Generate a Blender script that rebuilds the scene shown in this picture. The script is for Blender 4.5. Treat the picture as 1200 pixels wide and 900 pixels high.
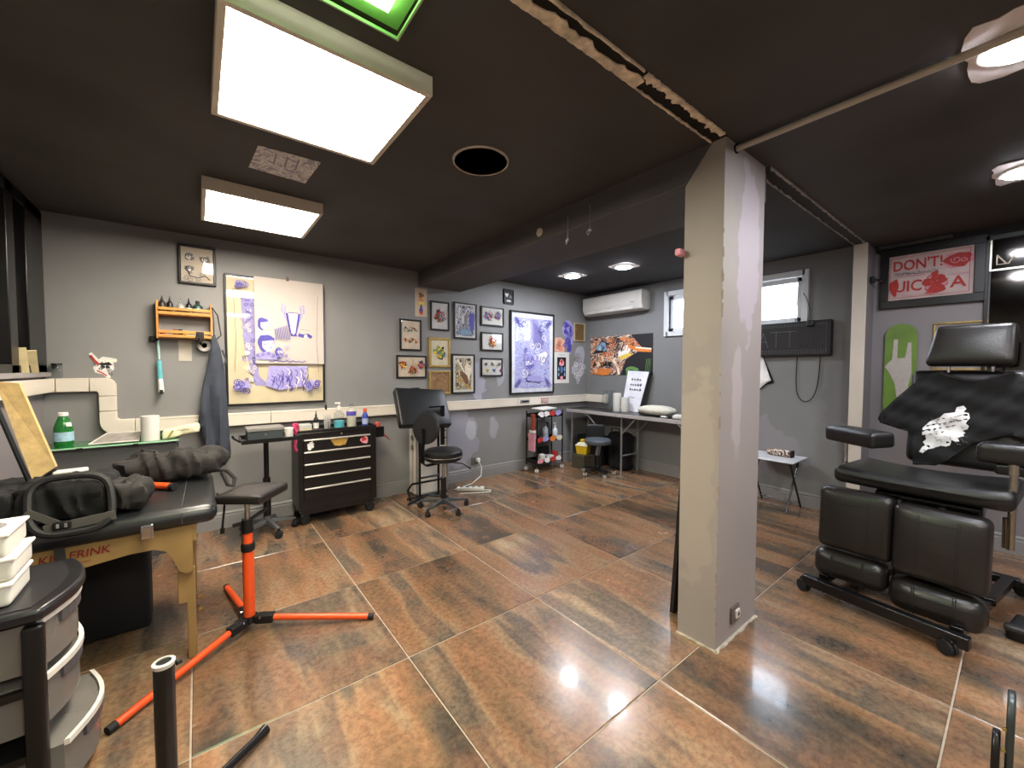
import bpy, bmesh, math, random
from mathutils import Vector, Matrix, Euler
from mathutils.geometry import delaunay_2d_cdt
R = math.radians; PI = math.pi
sc = bpy.context.scene; COL = sc.collection
for o in list(bpy.data.objects): bpy.data.objects.remove(o)

# ---------------------------------------------------------------- camera
cd = bpy.data.cameras.new('camera'); cam = bpy.data.objects.new('camera', cd); COL.objects.link(cam)
F, YAW, PITCH, ROLL = 470.558, 0.663817, -0.0366161, 0.00231720
fw = Vector((math.sin(YAW)*math.cos(PITCH), math.cos(YAW)*math.cos(PITCH), math.sin(PITCH)))
rt = Vector((math.cos(YAW), -math.sin(YAW), 0)); up = rt.cross(fw)
r2 = math.cos(ROLL)*rt + math.sin(ROLL)*up; u2 = -math.sin(ROLL)*rt + math.cos(ROLL)*up
M = Matrix((r2, u2, -fw)).transposed().to_4x4(); M.translation = Vector((0, 0, 1.35))
cam.matrix_world = M
cd.sensor_width = 36; cd.sensor_fit = 'HORIZONTAL'; cd.lens = F/1200*36; cd.clip_start = .02; cd.clip_end = 100
sc.camera = cam
# ---------------------------------------------------------------- world, exposure
w = bpy.data.worlds.new('sky'); sc.world = w; w.use_nodes = True
w.node_tree.nodes['Background'].inputs[0].default_value = (.82, .9, 1, 1)
w.node_tree.nodes['Background'].inputs[1].default_value = 6.0
sc.view_settings.view_transform = 'Standard'; sc.view_settings.look = 'None'
sc.view_settings.exposure = 2.0; sc.view_settings.gamma = 1; sc.view_settings.use_curve_mapping = False
PANEL = 15.0      # strength of the two big ceiling panels
SPOT = 72.0       # strength of the round downlights

# ---------------------------------------------------------------- materials
def lin(c):
    if isinstance(c, str): c = [int(c[i:i+2], 16)/255 for i in (0, 2, 4)]
    return tuple((v/12.92 if v <= .04045 else ((v+.055)/1.055)**2.4) for v in c) + (1,)
MC = {}
def mat(name, col, rough=.6, metal=0, var=.12, scale=8, bump=0, bscale=60, emit=0, trans=0, coat=0, spec=.5, alpha=1, ior=1.45):
    if name in MC: return MC[name]
    m = bpy.data.materials.new(name); m.use_nodes = True; nt = m.node_tree; b = nt.nodes['Principled BSDF']
    b.inputs['Roughness'].default_value = rough; b.inputs['Metallic'].default_value = metal
    b.inputs['Specular IOR Level'].default_value = spec; b.inputs['IOR'].default_value = ior
    b.inputs['Transmission Weight'].default_value = trans; b.inputs['Coat Weight'].default_value = coat
    b.inputs['Alpha'].default_value = alpha
    c = lin(col)
    if var > 0 or bump > 0:
        tc = nt.nodes.new('ShaderNodeTexCoord')
    if var > 0:
        n = nt.nodes.new('ShaderNodeTexNoise'); n.inputs['Scale'].default_value = scale; n.inputs['Detail'].default_value = 4
        nt.links.new(tc.outputs['Object'], n.inputs['Vector'])
        r = nt.nodes.new('ShaderNodeValToRGB'); r.color_ramp.elements[0].position = .3; r.color_ramp.elements[1].position = .7
        r.color_ramp.elements[0].color = tuple(v*(1-var) for v in c[:3])+(1,)
        r.color_ramp.elements[1].color = tuple(min(1, v*(1+var)) for v in c[:3])+(1,)
        nt.links.new(n.outputs['Fac'], r.inputs['Fac']); nt.links.new(r.outputs['Color'], b.inputs['Base Color'])
    else: b.inputs['Base Color'].default_value = c
    if bump > 0:
        n2 = nt.nodes.new('ShaderNodeTexNoise'); n2.inputs['Scale'].default_value = bscale; n2.inputs['Detail'].default_value = 3
        nt.links.new(tc.outputs['Object'], n2.inputs['Vector'])
        bp = nt.nodes.new('ShaderNodeBump'); bp.inputs['Strength'].default_value = bump; bp.inputs['Distance'].default_value = .004
        nt.links.new(n2.outputs['Fac'], bp.inputs['Height']); nt.links.new(bp.outputs['Normal'], b.inputs['Normal'])
    if emit:
        b.inputs['Emission Color'].default_value = c; b.inputs['Emission Strength'].default_value = emit
    MC[name] = m; return m
def glass(name, tint=(1, 1, 1), rough=.0, gloss=1.0):
    """thin glass: transparent with a fresnel reflection"""
    if name in MC: return MC[name]
    m = bpy.data.materials.new(name); m.use_nodes = True; nt = m.node_tree; nt.nodes.clear()
    o = nt.nodes.new('ShaderNodeOutputMaterial'); t = nt.nodes.new('ShaderNodeBsdfTransparent'); g = nt.nodes.new('ShaderNodeBsdfGlossy')
    t.inputs[0].default_value = (*tint, 1); g.inputs['Roughness'].default_value = rough; g.inputs[0].default_value = (gloss, gloss, gloss, 1)
    f = nt.nodes.new('ShaderNodeFresnel'); f.inputs[0].default_value = 1.45; mx = nt.nodes.new('ShaderNodeMixShader')
    ge = nt.nodes.new('ShaderNodeNewGeometry'); iv = nt.nodes.new('ShaderNodeMath'); iv.operation = 'SUBTRACT'; iv.inputs[0].default_value = 1
    ml = nt.nodes.new('ShaderNodeMath'); ml.operation = 'MULTIPLY'; nt.links.new(ge.outputs['Backfacing'], iv.inputs[1]); nt.links.new(iv.outputs[0], ml.inputs[0]); nt.links.new(f.outputs[0], ml.inputs[1])
    nt.links.new(ml.outputs[0], mx.inputs[0]); nt.links.new(t.outputs[0], mx.inputs[1]); nt.links.new(g.outputs[0], mx.inputs[2])
    nt.links.new(mx.outputs[0], o.inputs[0]); MC[name] = m; return m
def inked(name, paper, inks, scale=14, rough=.55, stretch=(1, 1, 1), dist=1.5):
    """drawn artwork: warped noise cut into hard bands of paper and ink"""
    m = bpy.data.materials.new(name); m.use_nodes = True; nt = m.node_tree; b = nt.nodes['Principled BSDF']
    b.inputs['Roughness'].default_value = rough
    tc = nt.nodes.new('ShaderNodeTexCoord'); mp = nt.nodes.new('ShaderNodeMapping'); mp.inputs['Scale'].default_value = stretch
    n = nt.nodes.new('ShaderNodeTexNoise'); n.inputs['Scale'].default_value = scale; n.inputs['Detail'].default_value = 3; n.inputs['Distortion'].default_value = dist
    nt.links.new(tc.outputs['Object'], mp.inputs[0]); nt.links.new(mp.outputs[0], n.inputs['Vector'])
    r = nt.nodes.new('ShaderNodeValToRGB'); cr = r.color_ramp; cr.interpolation = 'CONSTANT'
    seq = []
    k = len(inks)
    for i in range(k):
        seq += [inks[i], paper if i % 2 == 0 else inks[(i+1) % k]]
    lo, hi = .3, .7
    cr.elements[0].position = 0; cr.elements[0].color = lin(seq[0])
    cr.elements[1].position = lo; cr.elements[1].color = lin(seq[1 % len(seq)])
    nb = min(16, max(8, len(seq)*2))
    for i in range(2, nb):
        e = cr.elements.new(lo+(hi-lo)*(i-1)/(nb-1)); e.color = lin(seq[i % len(seq)])
    nt.links.new(n.outputs['Fac'], r.inputs['Fac']); nt.links.new(r.outputs['Color'], b.inputs['Base Color'])
    MC[name] = m; return m

# ---------------------------------------------------------------- mesh builder
class MB:
    def __init__(s): s.v = []; s.f = []; s.mi = []; s.m = 0; s.tf = None
    def add(s, vs, fs):
        k = len(s.v)
        for v in vs:
            v = Vector(v); s.v.append(s.tf @ v if s.tf else v)
        for f in fs: s.f.append([i+k for i in f]); s.mi.append(s.m)
        return s
    def box(s, c, d, rot=None, piv=None):
        x, y, z = [q/2 for q in d]
        vs = [Vector((sx*x, sy*y, sz*z)) for sx in (-1, 1) for sy in (-1, 1) for sz in (-1, 1)]
        if rot: e = Euler(rot).to_matrix(); vs = [e @ v for v in vs]
        vs = [v+Vector(c) for v in vs]
        return s.add(vs, [(0, 1, 3, 2), (4, 6, 7, 5), (0, 4, 5, 1), (2, 3, 7, 6), (0, 2, 6, 4), (1, 5, 7, 3)])
    def bx(s, x0, x1, y0, y1, z0, z1): return s.box(((x0+x1)/2, (y0+y1)/2, (z0+z1)/2), (abs(x1-x0), abs(y1-y0), abs(z1-z0)))
    def tube(s, pts, r, n=10, cap=True, closed=False):
        pts = [Vector(p) for p in pts]; rs = r if isinstance(r, (list, tuple)) else [r]*len(pts)
        N = len(pts); vs = []; up0 = None
        for i, p in enumerate(pts):
            if closed: d = pts[(i+1) % N]-pts[i-1]
            else: d = pts[min(i+1, N-1)]-pts[max(i-1, 0)]
            if d.length < 1e-9: d = Vector((0, 0, 1))
            d.normalize()
            if up0 is None: up0 = Vector((0, 0, 1)) if abs(d.z) < .9 else Vector((1, 0, 0))
            a = d.cross(up0)
            if a.length < 1e-5: a = d.orthogonal()
            a.normalize(); b = a.cross(d).normalized(); up0 = b
            for k in range(n):
                t = 2*PI*k/n; vs.append(p+(a*math.cos(t)+b*math.sin(t))*rs[i])
        fs = []
        for i in range(N if closed else N-1):
            for k in range(n):
                j = (i+1) % N; k2 = (k+1) % n
                fs.append((i*n+k, i*n+k2, j*n+k2, j*n+k))
        if cap and not closed: fs.append(tuple(range(n))); fs.append(tuple((N-1)*n+k for k in reversed(range(n))))
        return s.add(vs, fs)
    def lathe(s, c, prof, n=20, axis='z', a0=0, a1=2*PI):
        vs = []; full = abs(a1-a0-2*PI) < 1e-6; nn = n if full else n+1
        for r, h in prof:
            for k in range(nn):
                t = a0+(a1-a0)*k/n; x, y = r*math.cos(t), r*math.sin(t)
                v = (x, y, h) if axis == 'z' else ((h, x, y) if axis == 'x' else (x, h, y))
                vs.append(Vector(v)+Vector(c))
        fs = []
        for i in range(len(prof)-1):
            for k in range(n):
                k2 = (k+1) % nn
                fs.append((i*nn+k, i*nn+k2, (i+1)*nn+k2, (i+1)*nn+k))
        if full:
            if prof[0][0] > 1e-6: fs.append(tuple(reversed(range(nn))))
            if prof[-1][0] > 1e-6: fs.append(tuple((len(prof)-1)*nn+k for k in range(nn)))
        return s.add(vs, fs)
    def prism(s, poly, a, b, axis='y'):
        """poly in the plane normal to axis, from a to b"""
        def mk(u, v, h): return (u, h, v) if axis == 'y' else ((u, v, h) if axis == 'z' else (h, u, v))
        n = len(poly); vs = [mk(u, v, a) for u, v in poly]+[mk(u, v, b) for u, v in poly]
        fs = [tuple(range(n)), tuple(reversed(range(n, 2*n)))]+[(i, (i+1) % n, n+(i+1) % n, n+i) for i in range(n)]
        return s.add(vs, fs)
    def rbox(s, c, d, r=.02, n=8, rot=None, bulge=0, fn=None):
        """rounded box, optionally puffed; fn(v) displaces in local space"""
        hx, hy, hz = [q/2 for q in d]; r = min(r, hx, hy, hz)*.999
        idx = {}; vs = []; fs = []
        def key(p): return tuple(round(q, 5) for q in p)
        def grid(ax, sg):
            o = [a for a in range(3) if a != ax]; h = (hx, hy, hz); g = {}
            for i in range(n+1):
                for j in range(n+1):
                    def pos(k, H):
                        # dense near the edges
                        if k == 0: return -H
                        if k == n: return H
                        if k == 1: return -H+r*.45
                        if k == n-1: return H-r*.45
                        if k == 2: return -H+r
                        if k == n-2: return H-r
                        return -H+r+(2*H-2*r)*(k-2)/(n-4)
                    p = [0, 0, 0]; p[ax] = sg*h[ax]; p[o[0]] = pos(i, h[o[0]]); p[o[1]] = pos(j, h[o[1]])
                    kk = key(p)
                    if kk not in idx: idx[kk] = len(vs); vs.append(Vector(p))
                    g[i, j] = idx[kk]
            for i in range(n):
                for j in range(n):
                    q = (g[i, j], g[i+1, j], g[i+1, j+1], g[i, j+1])
                    fs.append(q if (sg > 0) == (ax != 1) else tuple(reversed(q)))
        for ax in range(3):
            for sg in (-1, 1): grid(ax, sg)
        out = []
        for v in vs:
            q = Vector((max(-hx+r, min(hx-r, v.x)), max(-hy+r, min(hy-r, v.y)), max(-hz+r, min(hz-r, v.z))))
            dd = v-q
            if dd.length > 1e-9: v2 = q+dd.normalized()*r
            else: v2 = v
            if bulge:
                fx = max(0, 1-(v2.x/hx)**2); fy = max(0, 1-(v2.y/hy)**2); fz = max(0, 1-(v2.z/hz)**2)
                small = min(hx, hy, hz)
                if small == hz: v2 = v2+Vector((0, 0, math.copysign(bulge*fx*fy, v2.z)))
                elif small == hy: v2 = v2+Vector((0, math.copysign(bulge*fx*fz, v2.y), 0))
                else: v2 = v2+Vector((math.copysign(bulge*fy*fz, v2.x), 0, 0))
            if fn: v2 = fn(v2)
            out.append(v2)
        if rot: e = Euler(rot).to_matrix(); out = [e @ v for v in out]
        return s.add([v+Vector(c) for v in out], fs)
    def sheet(s, poly, step, fn):
        """triangulated interior of a 2D polygon, each point mapped by fn(u, v)"""
        us = [p[0] for p in poly]; vv = [p[1] for p in poly]
        pts = []; n0 = 0
        # densify the outline
        for i in range(len(poly)):
            a, b = Vector(poly[i]), Vector(poly[(i+1) % len(poly)]); k = max(1, int((b-a).length/step))
            for t in range(k): pts.append(a.lerp(b, t/k))
        n0 = len(pts); edge = [(i, (i+1) % n0) for i in range(n0)]
        out = list(pts)
        def inside(x, y):
            c = False; j = n0-1
            for i in range(n0):
                if (pts[i].y > y) != (pts[j].y > y) and x < (pts[j].x-pts[i].x)*(y-pts[i].y)/(pts[j].y-pts[i].y)+pts[i].x: c = not c
                j = i
            return c
        u = min(us)+step/2; row = 0
        while u < max(us):
            v = min(vv)+step/2*(1+row % 2)
            while v < max(vv):
                if inside(u, v) and min((p-Vector((u, v))).length for p in pts) > step*.45: out.append(Vector((u, v)))
                v += step
            u += step; row += 1
        rv, _, rf, *_ = delaunay_2d_cdt(out, edge, [list(range(n0))], 2, 1e-6)
        return s.add([fn(p.x, p.y) for p in rv], [tuple(f) for f in rf])
    def build(s, name, mats, parent=None, world=True, smooth=35, bevel=0, bseg=2, solid=0, sub=0, kind=None):
        off = Vector((0, 0, 0))
        if parent is not None and world:
            q = parent
            while q is not None: off = off+q.location; q = q.parent
        me = bpy.data.meshes.new(name); me.from_pydata([tuple(v-off) for v in s.v], [], s.f)
        if not isinstance(mats, (list, tuple)): mats = [mats]
        for m in mats: me.materials.append(m)
        me.polygons.foreach_set('material_index', [min(i, len(mats)-1) for i in s.mi])
        bm = bmesh.new(); bm.from_mesh(me); bmesh.ops.recalc_face_normals(bm, faces=bm.faces); bm.to_mesh(me); bm.free()
        if smooth:
            me.polygons.foreach_set('use_smooth', [True]*len(me.polygons)); me.set_sharp_from_angle(angle=R(smooth))
        me.update()
        o = bpy.data.objects.new(name, me); COL.objects.link(o)
        if parent is not None: o.parent = parent
        if solid:
            md = o.modifiers.new('solid', 'SOLIDIFY'); md.thickness = solid; md.offset = 0
        if bevel:
            md = o.modifiers.new('bevel', 'BEVEL'); md.width = bevel; md.segments = bseg; md.limit_method = 'ANGLE'; md.angle_limit = R(40)
        if sub:
            md = o.modifiers.new('sub', 'SUBSURF'); md.levels = sub; md.render_levels = sub
        if kind: o['kind'] = kind
        return o
def tag(o, label, cat, group=None, kind=None):
    o['label'] = label; o['category'] = cat
    if group: o['group'] = group
    if kind: o['kind'] = kind
    return o
def thing(name, label, cat, loc=(0, 0, 0), rz=0, group=None):
    o = bpy.data.objects.new(name, None); COL.objects.link(o); o.empty_display_size = .05
    o.location = loc; o.rotation_euler = (0, 0, rz); return tag(o, label, cat, group)
def struct(name, mb, m, parent=None, **k):
    o = mb.build(name, m, parent, **k)
    if parent is None: o['kind'] = 'structure'
    return o
def kids(o): return [c for c in bpy.data.objects if c.parent is o]
def dup(root, loc=None, rz=None, label=None, parent=None):
    c = root.copy(); COL.objects.link(c); c.parent = parent
    if loc is not None: c.location = loc
    if rz is not None: c.rotation_euler = (0, 0, rz)
    if label: c['label'] = label
    for ch in kids(root): dup(ch, parent=c)
    return c
def text_mesh(name, txt, size, m, parent, loc, rot=(PI/2, 0, 0), ext=.001, sx=1, bold=0, align='CENTER', shear=0):
    cu = bpy.data.curves.new('t', 'FONT'); cu.body = txt; cu.size = size; cu.extrude = ext; cu.align_x = align; cu.align_y = 'CENTER'; cu.offset = bold; cu.shear = shear
    cu.resolution_u = 3
    t = bpy.data.objects.new('t', cu); COL.objects.link(t)
    dg = bpy.context.evaluated_depsgraph_get(); me = bpy.data.meshes.new_from_object(t.evaluated_get(dg))
    bpy.data.objects.remove(t)
    e = Euler(rot).to_matrix().to_4x4(); me.transform(Matrix.Translation(loc) @ e @ Matrix.Diagonal((sx, 1, 1, 1)))
    me.materials.clear(); me.materials.append(m); me.name = name
    o = bpy.data.objects.new(name, me); COL.objects.link(o); o.parent = parent; return o

# ---------------------------------------------------------------- common materials
M_wall = None
black_metal = mat('black_metal', '0d0d0f', .26, .0, var=.1, spec=.6)
black_plastic = mat('black_plastic', '111112', .42, var=.1)
leather = mat('black_leather', '151313', .38, var=.15, scale=14, bump=.25, bscale=140, spec=.6)
leather_grey = mat('worn_dark_leather', '1f1c1a', .32, var=.15, scale=9, bump=.25, bscale=120, spec=.6)
vinyl = mat('black_vinyl', '151618', .4, var=.1, bump=.15, bscale=150)
fabric_black = mat('black_fabric', '131212', .9, var=.2, scale=20, bump=.3, bscale=300)
fabric_grey = mat('charcoal_fabric', '262321', .85, var=.2, scale=20, bump=.3, bscale=200)
chrome = mat('chrome', 'c8c8c8', .18, 1, var=0)
steel = mat('brushed_steel', '9a9a98', .35, 1, var=.05)
white_plastic = mat('white_plastic', 'dcd8cf', .4, var=.04)
white_paint = mat('white_paint', 'cfcac0', .45, var=.05, scale=5)
paper = mat('paper', 'cfccc6', .7, var=.03)
rubber = mat('rubber', '141414', .7, var=.1)
grey_plastic = mat('grey_plastic', '55565a', .45, var=.1)
orange = mat('orange_metal', 'e2501c', .35, .0, var=.06, spec=.6)
INK = {k: mat('ink_'+k, c, .6, var=.15, scale=60) for k, c in dict(red='b4332c', orange='d37a35', yellow='dcc04a', green='5d8a4c', blue='4a74a8',
    purple='4c449a', black='1d1b1e', grey='7c7a7c', white='e9e6e2', brown='7a5236', cream='e9dcc6', pink='d98f9a', sky='7d9fb5', lilac='9a93c6', gold='b08b3e').items()}
ink_list = list(INK.keys()); ink_mats = [INK[k] for k in ink_list]
def ci(k): return ink_list.index(k)

# ================================================================ ROOM
XL, XR, YB, YF = -.84, 4.70, -2.2, 4.15
ZC, ZA = 2.42, 2.47
def wall_material(name, base, patches=(), warm=None):
    m = bpy.data.materials.new(name); m.use_nodes = True; nt = m.node_tree; b = nt.nodes['Principled BSDF']
    b.inputs['Roughness'].default_value = .55
    tc = nt.nodes.new('ShaderNodeTexCoord')
    n = nt.nodes.new('ShaderNodeTexNoise'); n.inputs['Scale'].default_value = 1.3; n.inputs['Detail'].default_value = 5
    nt.links.new(tc.outputs['Object'], n.inputs['Vector'])
    r = nt.nodes.new('ShaderNodeValToRGB'); r.color_ramp.elements[0].position = .3; r.color_ramp.elements[1].position = .75
    c = lin(base); r.color_ramp.elements[0].color = tuple(v*.9 for v in c[:3])+(1,); r.color_ramp.elements[1].color = tuple(v*1.1 for v in c[:3])+(1,)
    nt.links.new(n.outputs['Fac'], r.inputs['Fac']); last = r.outputs['Color']
    for (px, py, pz, rad, sz, colr) in patches:
        vm = nt.nodes.new('ShaderNodeVectorMath'); vm.operation = 'SUBTRACT'; vm.inputs[1].default_value = (px, py, pz)
        nt.links.new(tc.outputs['Object'], vm.inputs[0])
        sc_ = nt.nodes.new('ShaderNodeVectorMath'); sc_.operation = 'MULTIPLY'; sc_.inputs[1].default_value = (1, 1, sz)
        nt.links.new(vm.outputs[0], sc_.inputs[0])
        ln = nt.nodes.new('ShaderNodeVectorMath'); ln.operation = 'LENGTH'; nt.links.new(sc_.outputs[0], ln.inputs[0])
        n2 = nt.nodes.new('ShaderNodeTexNoise'); n2.inputs['Scale'].default_value = 3.5/max(rad, .15)*.4; n2.inputs['Detail'].default_value = 2
        nt.links.new(tc.outputs['Object'], n2.inputs['Vector'])
        ma = nt.nodes.new('ShaderNodeMath'); ma.operation = 'MULTIPLY_ADD'; ma.inputs[1].default_value = -rad*1.2
        nt.links.new(n2.outputs['Fac'], ma.inputs[0]); nt.links.new(ln.outputs['Value'], ma.inputs[2])
        lt = nt.nodes.new('ShaderNodeMapRange'); lt.inputs['From Min'].default_value = rad*.4; lt.inputs['From Max'].default_value = rad*.4+.012
        lt.inputs['To Min'].default_value = 1; lt.inputs['To Max'].default_value = 0
        nt.links.new(ma.outputs[0], lt.inputs['Value'])
        mx = nt.nodes.new('ShaderNodeMix'); mx.data_type = 'RGBA'; mx.inputs['B'].default_value = lin(colr)
        nt.links.new(lt.outputs[0], mx.inputs['Factor']); nt.links.new(last, mx.inputs['A']); last = mx.outputs['Result']
    nt.links.new(last, b.inputs['Base Color'])
    n3 = nt.nodes.new('ShaderNodeTexNoise'); n3.inputs['Scale'].default_value = 45; n3.inputs['Detail'].default_value = 3
    nt.links.new(tc.outputs['Object'], n3.inputs['Vector'])
    bp = nt.nodes.new('ShaderNodeBump'); bp.inputs['Strength'].default_value = .12; bp.inputs['Distance'].default_value = .004
    nt.links.new(n3.outputs['Fac'], bp.inputs['Height']); nt.links.new(bp.outputs['Normal'], b.inputs['Normal'])
    MC[name] = m; return m
WALL = '807f7e'
m_wallA = wall_material('grey_wall_paint', WALL, [(2.35, 4.15, .55, .34, .9, '8e8d97'), (2.72, 4.15, .95, .20, 1, '7a797e'),
    (2.62, 4.15, .6, .07, .6, 'a8a8b0'), (2.95, 4.15, .62, .06, .5, '96969c'), (3.05, 4.15, 1.3, .07, .5, '95959b'), (2.7, 4.15, 1.22, .12, .5, '9897a4')])
m_wallB = wall_material('grey_wall_paint_right', '757676', [(4.7, 1.72, .55, .3, 1, '807d80'), (4.7, 1.0, 1.1, .16, .3, '6f7072')])
m_wallC = wall_material('lilac_grey_paint', '7d7779')
m_ceil = mat('black_ceiling_paint', '403d3b', .75, var=.18, scale=2, bump=.15, bscale=30)
m_beam = mat('dark_beam_paint', '4a4848', .7, var=.12, scale=2.5, bump=.15, bscale=30)

# ---- floor: grout bed and every tile
g = MB(); g.bx(XL, XR, YB, YF, -.12, -.004)
m_grout = mat('grout', '9c8f80', .8, var=.15, scale=30)
floor = struct('floor', g, m_grout)
def tile_material():
    m = bpy.data.materials.new('rust_stone_tile'); m.use_nodes = True; nt = m.node_tree; b = nt.nodes['Principled BSDF']
    N = nt.nodes.new; L = nt.links.new
    tc = N('ShaderNodeTexCoord'); oi = N('ShaderNodeObjectInfo')
    off = N('ShaderNodeVectorMath'); off.operation = 'SCALE'; off.inputs[0].default_value = (37, 91, 13); L(oi.outputs['Random'], off.inputs['Scale'])
    ad = N('ShaderNodeVectorMath'); L(tc.outputs['Object'], ad.inputs[0]); L(off.outputs[0], ad.inputs[1])
    mp = N('ShaderNodeMapping'); mp.inputs['Scale'].default_value = (2.7, .5, 1); L(ad.outputs[0], mp.inputs[0])
    n1 = N('ShaderNodeTexNoise'); n1.inputs['Scale'].default_value = 1; n1.inputs['Detail'].default_value = 4; n1.inputs['Roughness'].default_value = .5; L(mp.outputs[0], n1.inputs['Vector'])
    r1 = N('ShaderNodeValToRGB'); cr = r1.color_ramp
    cols = [(.28, '2f2b25'), (.39, '4a4137'), (.45, '6c5439'), (.50, '835e3d'), (.54, '876d4f'), (.58, '5c5044'), (.62, '665847'), (.67, '8f775a'), (.74, 'a38e72')]
    cr.elements[0].position = cols[0][0]; cr.elements[0].color = lin(cols[0][1]); cr.elements[1].position = cols[-1][0]; cr.elements[1].color = lin(cols[-1][1])
    for p_, c_ in cols[1:-1]: e = cr.elements.new(p_); e.color = lin(c_)
    L(n1.outputs['Fac'], r1.inputs['Fac'])
    # blotchy rust
    n2 = N('ShaderNodeTexNoise'); n2.inputs['Scale'].default_value = 3.2; n2.inputs['Detail'].default_value = 6; n2.inputs['Roughness'].default_value = .65; L(ad.outputs[0], n2.inputs['Vector'])
    r2_ = N('ShaderNodeValToRGB'); r2_.color_ramp.elements[0].position = .44; r2_.color_ramp.elements[1].position = .66
    r2_.color_ramp.elements[0].color = (0, 0, 0, 1); r2_.color_ramp.elements[1].color = (1, 1, 1, 1); L(n2.outputs['Fac'], r2_.inputs['Fac'])
    mx = N('ShaderNodeMix'); mx.data_type = 'RGBA'; L(r2_.outputs['Color'], mx.inputs['Factor']); L(r1.outputs['Color'], mx.inputs['A']); mx.inputs['B'].default_value = lin('8c5a33')
    sc1 = N('ShaderNodeMath'); sc1.operation = 'MULTIPLY'; sc1.inputs[1].default_value = .55; L(r2_.outputs['Color'], sc1.inputs[0]); L(sc1.outputs[0], mx.inputs['Factor'])
    # fine pitting
    n3 = N('ShaderNodeTexNoise'); n3.inputs['Scale'].default_value = 45; n3.inputs['Detail'].default_value = 4; n3.inputs['Roughness'].default_value = .7; L(ad.outputs[0], n3.inputs['Vector'])
    r3 = N('ShaderNodeValToRGB'); r3.color_ramp.elements[0].position = .36; r3.color_ramp.elements[1].position = .6
    r3.color_ramp.elements[0].color = (.66, .62, .6, 1); r3.color_ramp.elements[1].color = (1.12, 1.1, 1.08, 1); L(n3.outputs['Fac'], r3.inputs['Fac'])
    mm = N('ShaderNodeMix'); mm.data_type = 'RGBA'; mm.blend_type = 'MULTIPLY'; mm.inputs['Factor'].default_value = .85
    L(mx.outputs['Result'], mm.inputs['A']); L(r3.outputs['Color'], mm.inputs['B'])
    # tile to tile tone
    hs = N('ShaderNodeHueSaturation'); hs.inputs['Saturation'].default_value = .9; mr = N('ShaderNodeMapRange'); mr.inputs['To Min'].default_value = .85; mr.inputs['To Max'].default_value = 1.2
    L(oi.outputs['Random'], mr.inputs['Value']); L(mr.outputs[0], hs.inputs['Value']); L(mm.outputs['Result'], hs.inputs['Color'])
    L(hs.outputs['Color'], b.inputs['Base Color'])
    rr = N('ShaderNodeMapRange'); rr.inputs['To Min'].default_value = .14; rr.inputs['To Max'].default_value = .34; L(n2.outputs['Fac'], rr.inputs['Value']); L(rr.outputs[0], b.inputs['Roughness'])
    bp = N('ShaderNodeBump'); bp.inputs['Strength'].default_value = .12; bp.inputs['Distance'].default_value = .002; L(n3.outputs['Fac'], bp.inputs['Height']); L(bp.outputs['Normal'], b.inputs['Normal'])
    b.inputs['Coat Weight'].default_value = .25; b.inputs['Coat Roughness'].default_value = .06
    return m
m_tile = tile_material()
xs = [XL]+[-.048+.8*k for k in range(0, 6)]+[XR]
ys = [YB]+[.943-.8*k for k in range(3, 0, -1)]+[.943+.801*k for k in range(0, 5)]; ys = [y for y in ys if y < YF-.01]+[YF]
gap = .0032; rnd = random.Random(4); tcache = {}
for i in range(len(xs)-1):
    for j in range(len(ys)-1):
        wx, wy = xs[i+1]-xs[i], ys[j+1]-ys[j]
        kx, ky = round(wx, 3), round(wy, 3)
        cx, cy = (xs[i]+xs[i+1])/2, (ys[j]+ys[j+1])/2
        if (kx, ky) not in tcache:
            hx, hy = wx/2-gap, wy/2-gap; c = .003
            t = MB(); t.add([(-hx, -hy, -.01), (hx, -hy, -.01), (hx, hy, -.01), (-hx, hy, -.01), (-hx, -hy, -c*.7), (hx, -hy, -c*.7), (hx, hy, -c*.7), (-hx, hy, -c*.7),
                (-hx+c, -hy+c, 0), (hx-c, -hy+c, 0), (hx-c, hy-c, 0), (-hx+c, hy-c, 0)],
                [(0, 3, 2, 1), (0, 1, 5, 4), (1, 2, 6, 5), (2, 3, 7, 6), (3, 0, 4, 7), (4, 5, 9, 8), (5, 6, 10, 9), (6, 7, 11, 10), (7, 4, 8, 11), (8, 9, 10, 11)])
            o = t.build('floor_tile', m_tile, floor, world=False, smooth=0); tcache[kx, ky] = o.data
        else:
            o = bpy.data.objects.new('floor_tile', tcache[kx, ky]); COL.objects.link(o); o.parent = floor
        o.location = (cx, cy, 0)

# ---- walls
b = MB(); b.bx(XL-.1, XR+.2, YF, YF+.15, -.12, 2.7); struct('wall_back', b, m_wallA)
b = MB(); b.bx(XL-.1, XR+.2, YB-.15, YB, -.12, 2.7); struct('wall_front', b, m_wallC)
# left wall with the black window opening (y 2.2..4.05, z 1.32..2.36)
b = MB(); b.bx(XL-.12, XL, YB, YF, -.12, 1.30); b.bx(XL-.12, XL, YB, 1.6, 1.30, 2.7); b.bx(XL-.12, XL, 1.6, YF, 2.40, 2.7); b.bx(XL-.12, XL, 4.12, YF, 1.30, 2.40)
struct('wall_left', b, m_wallC)
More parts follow.
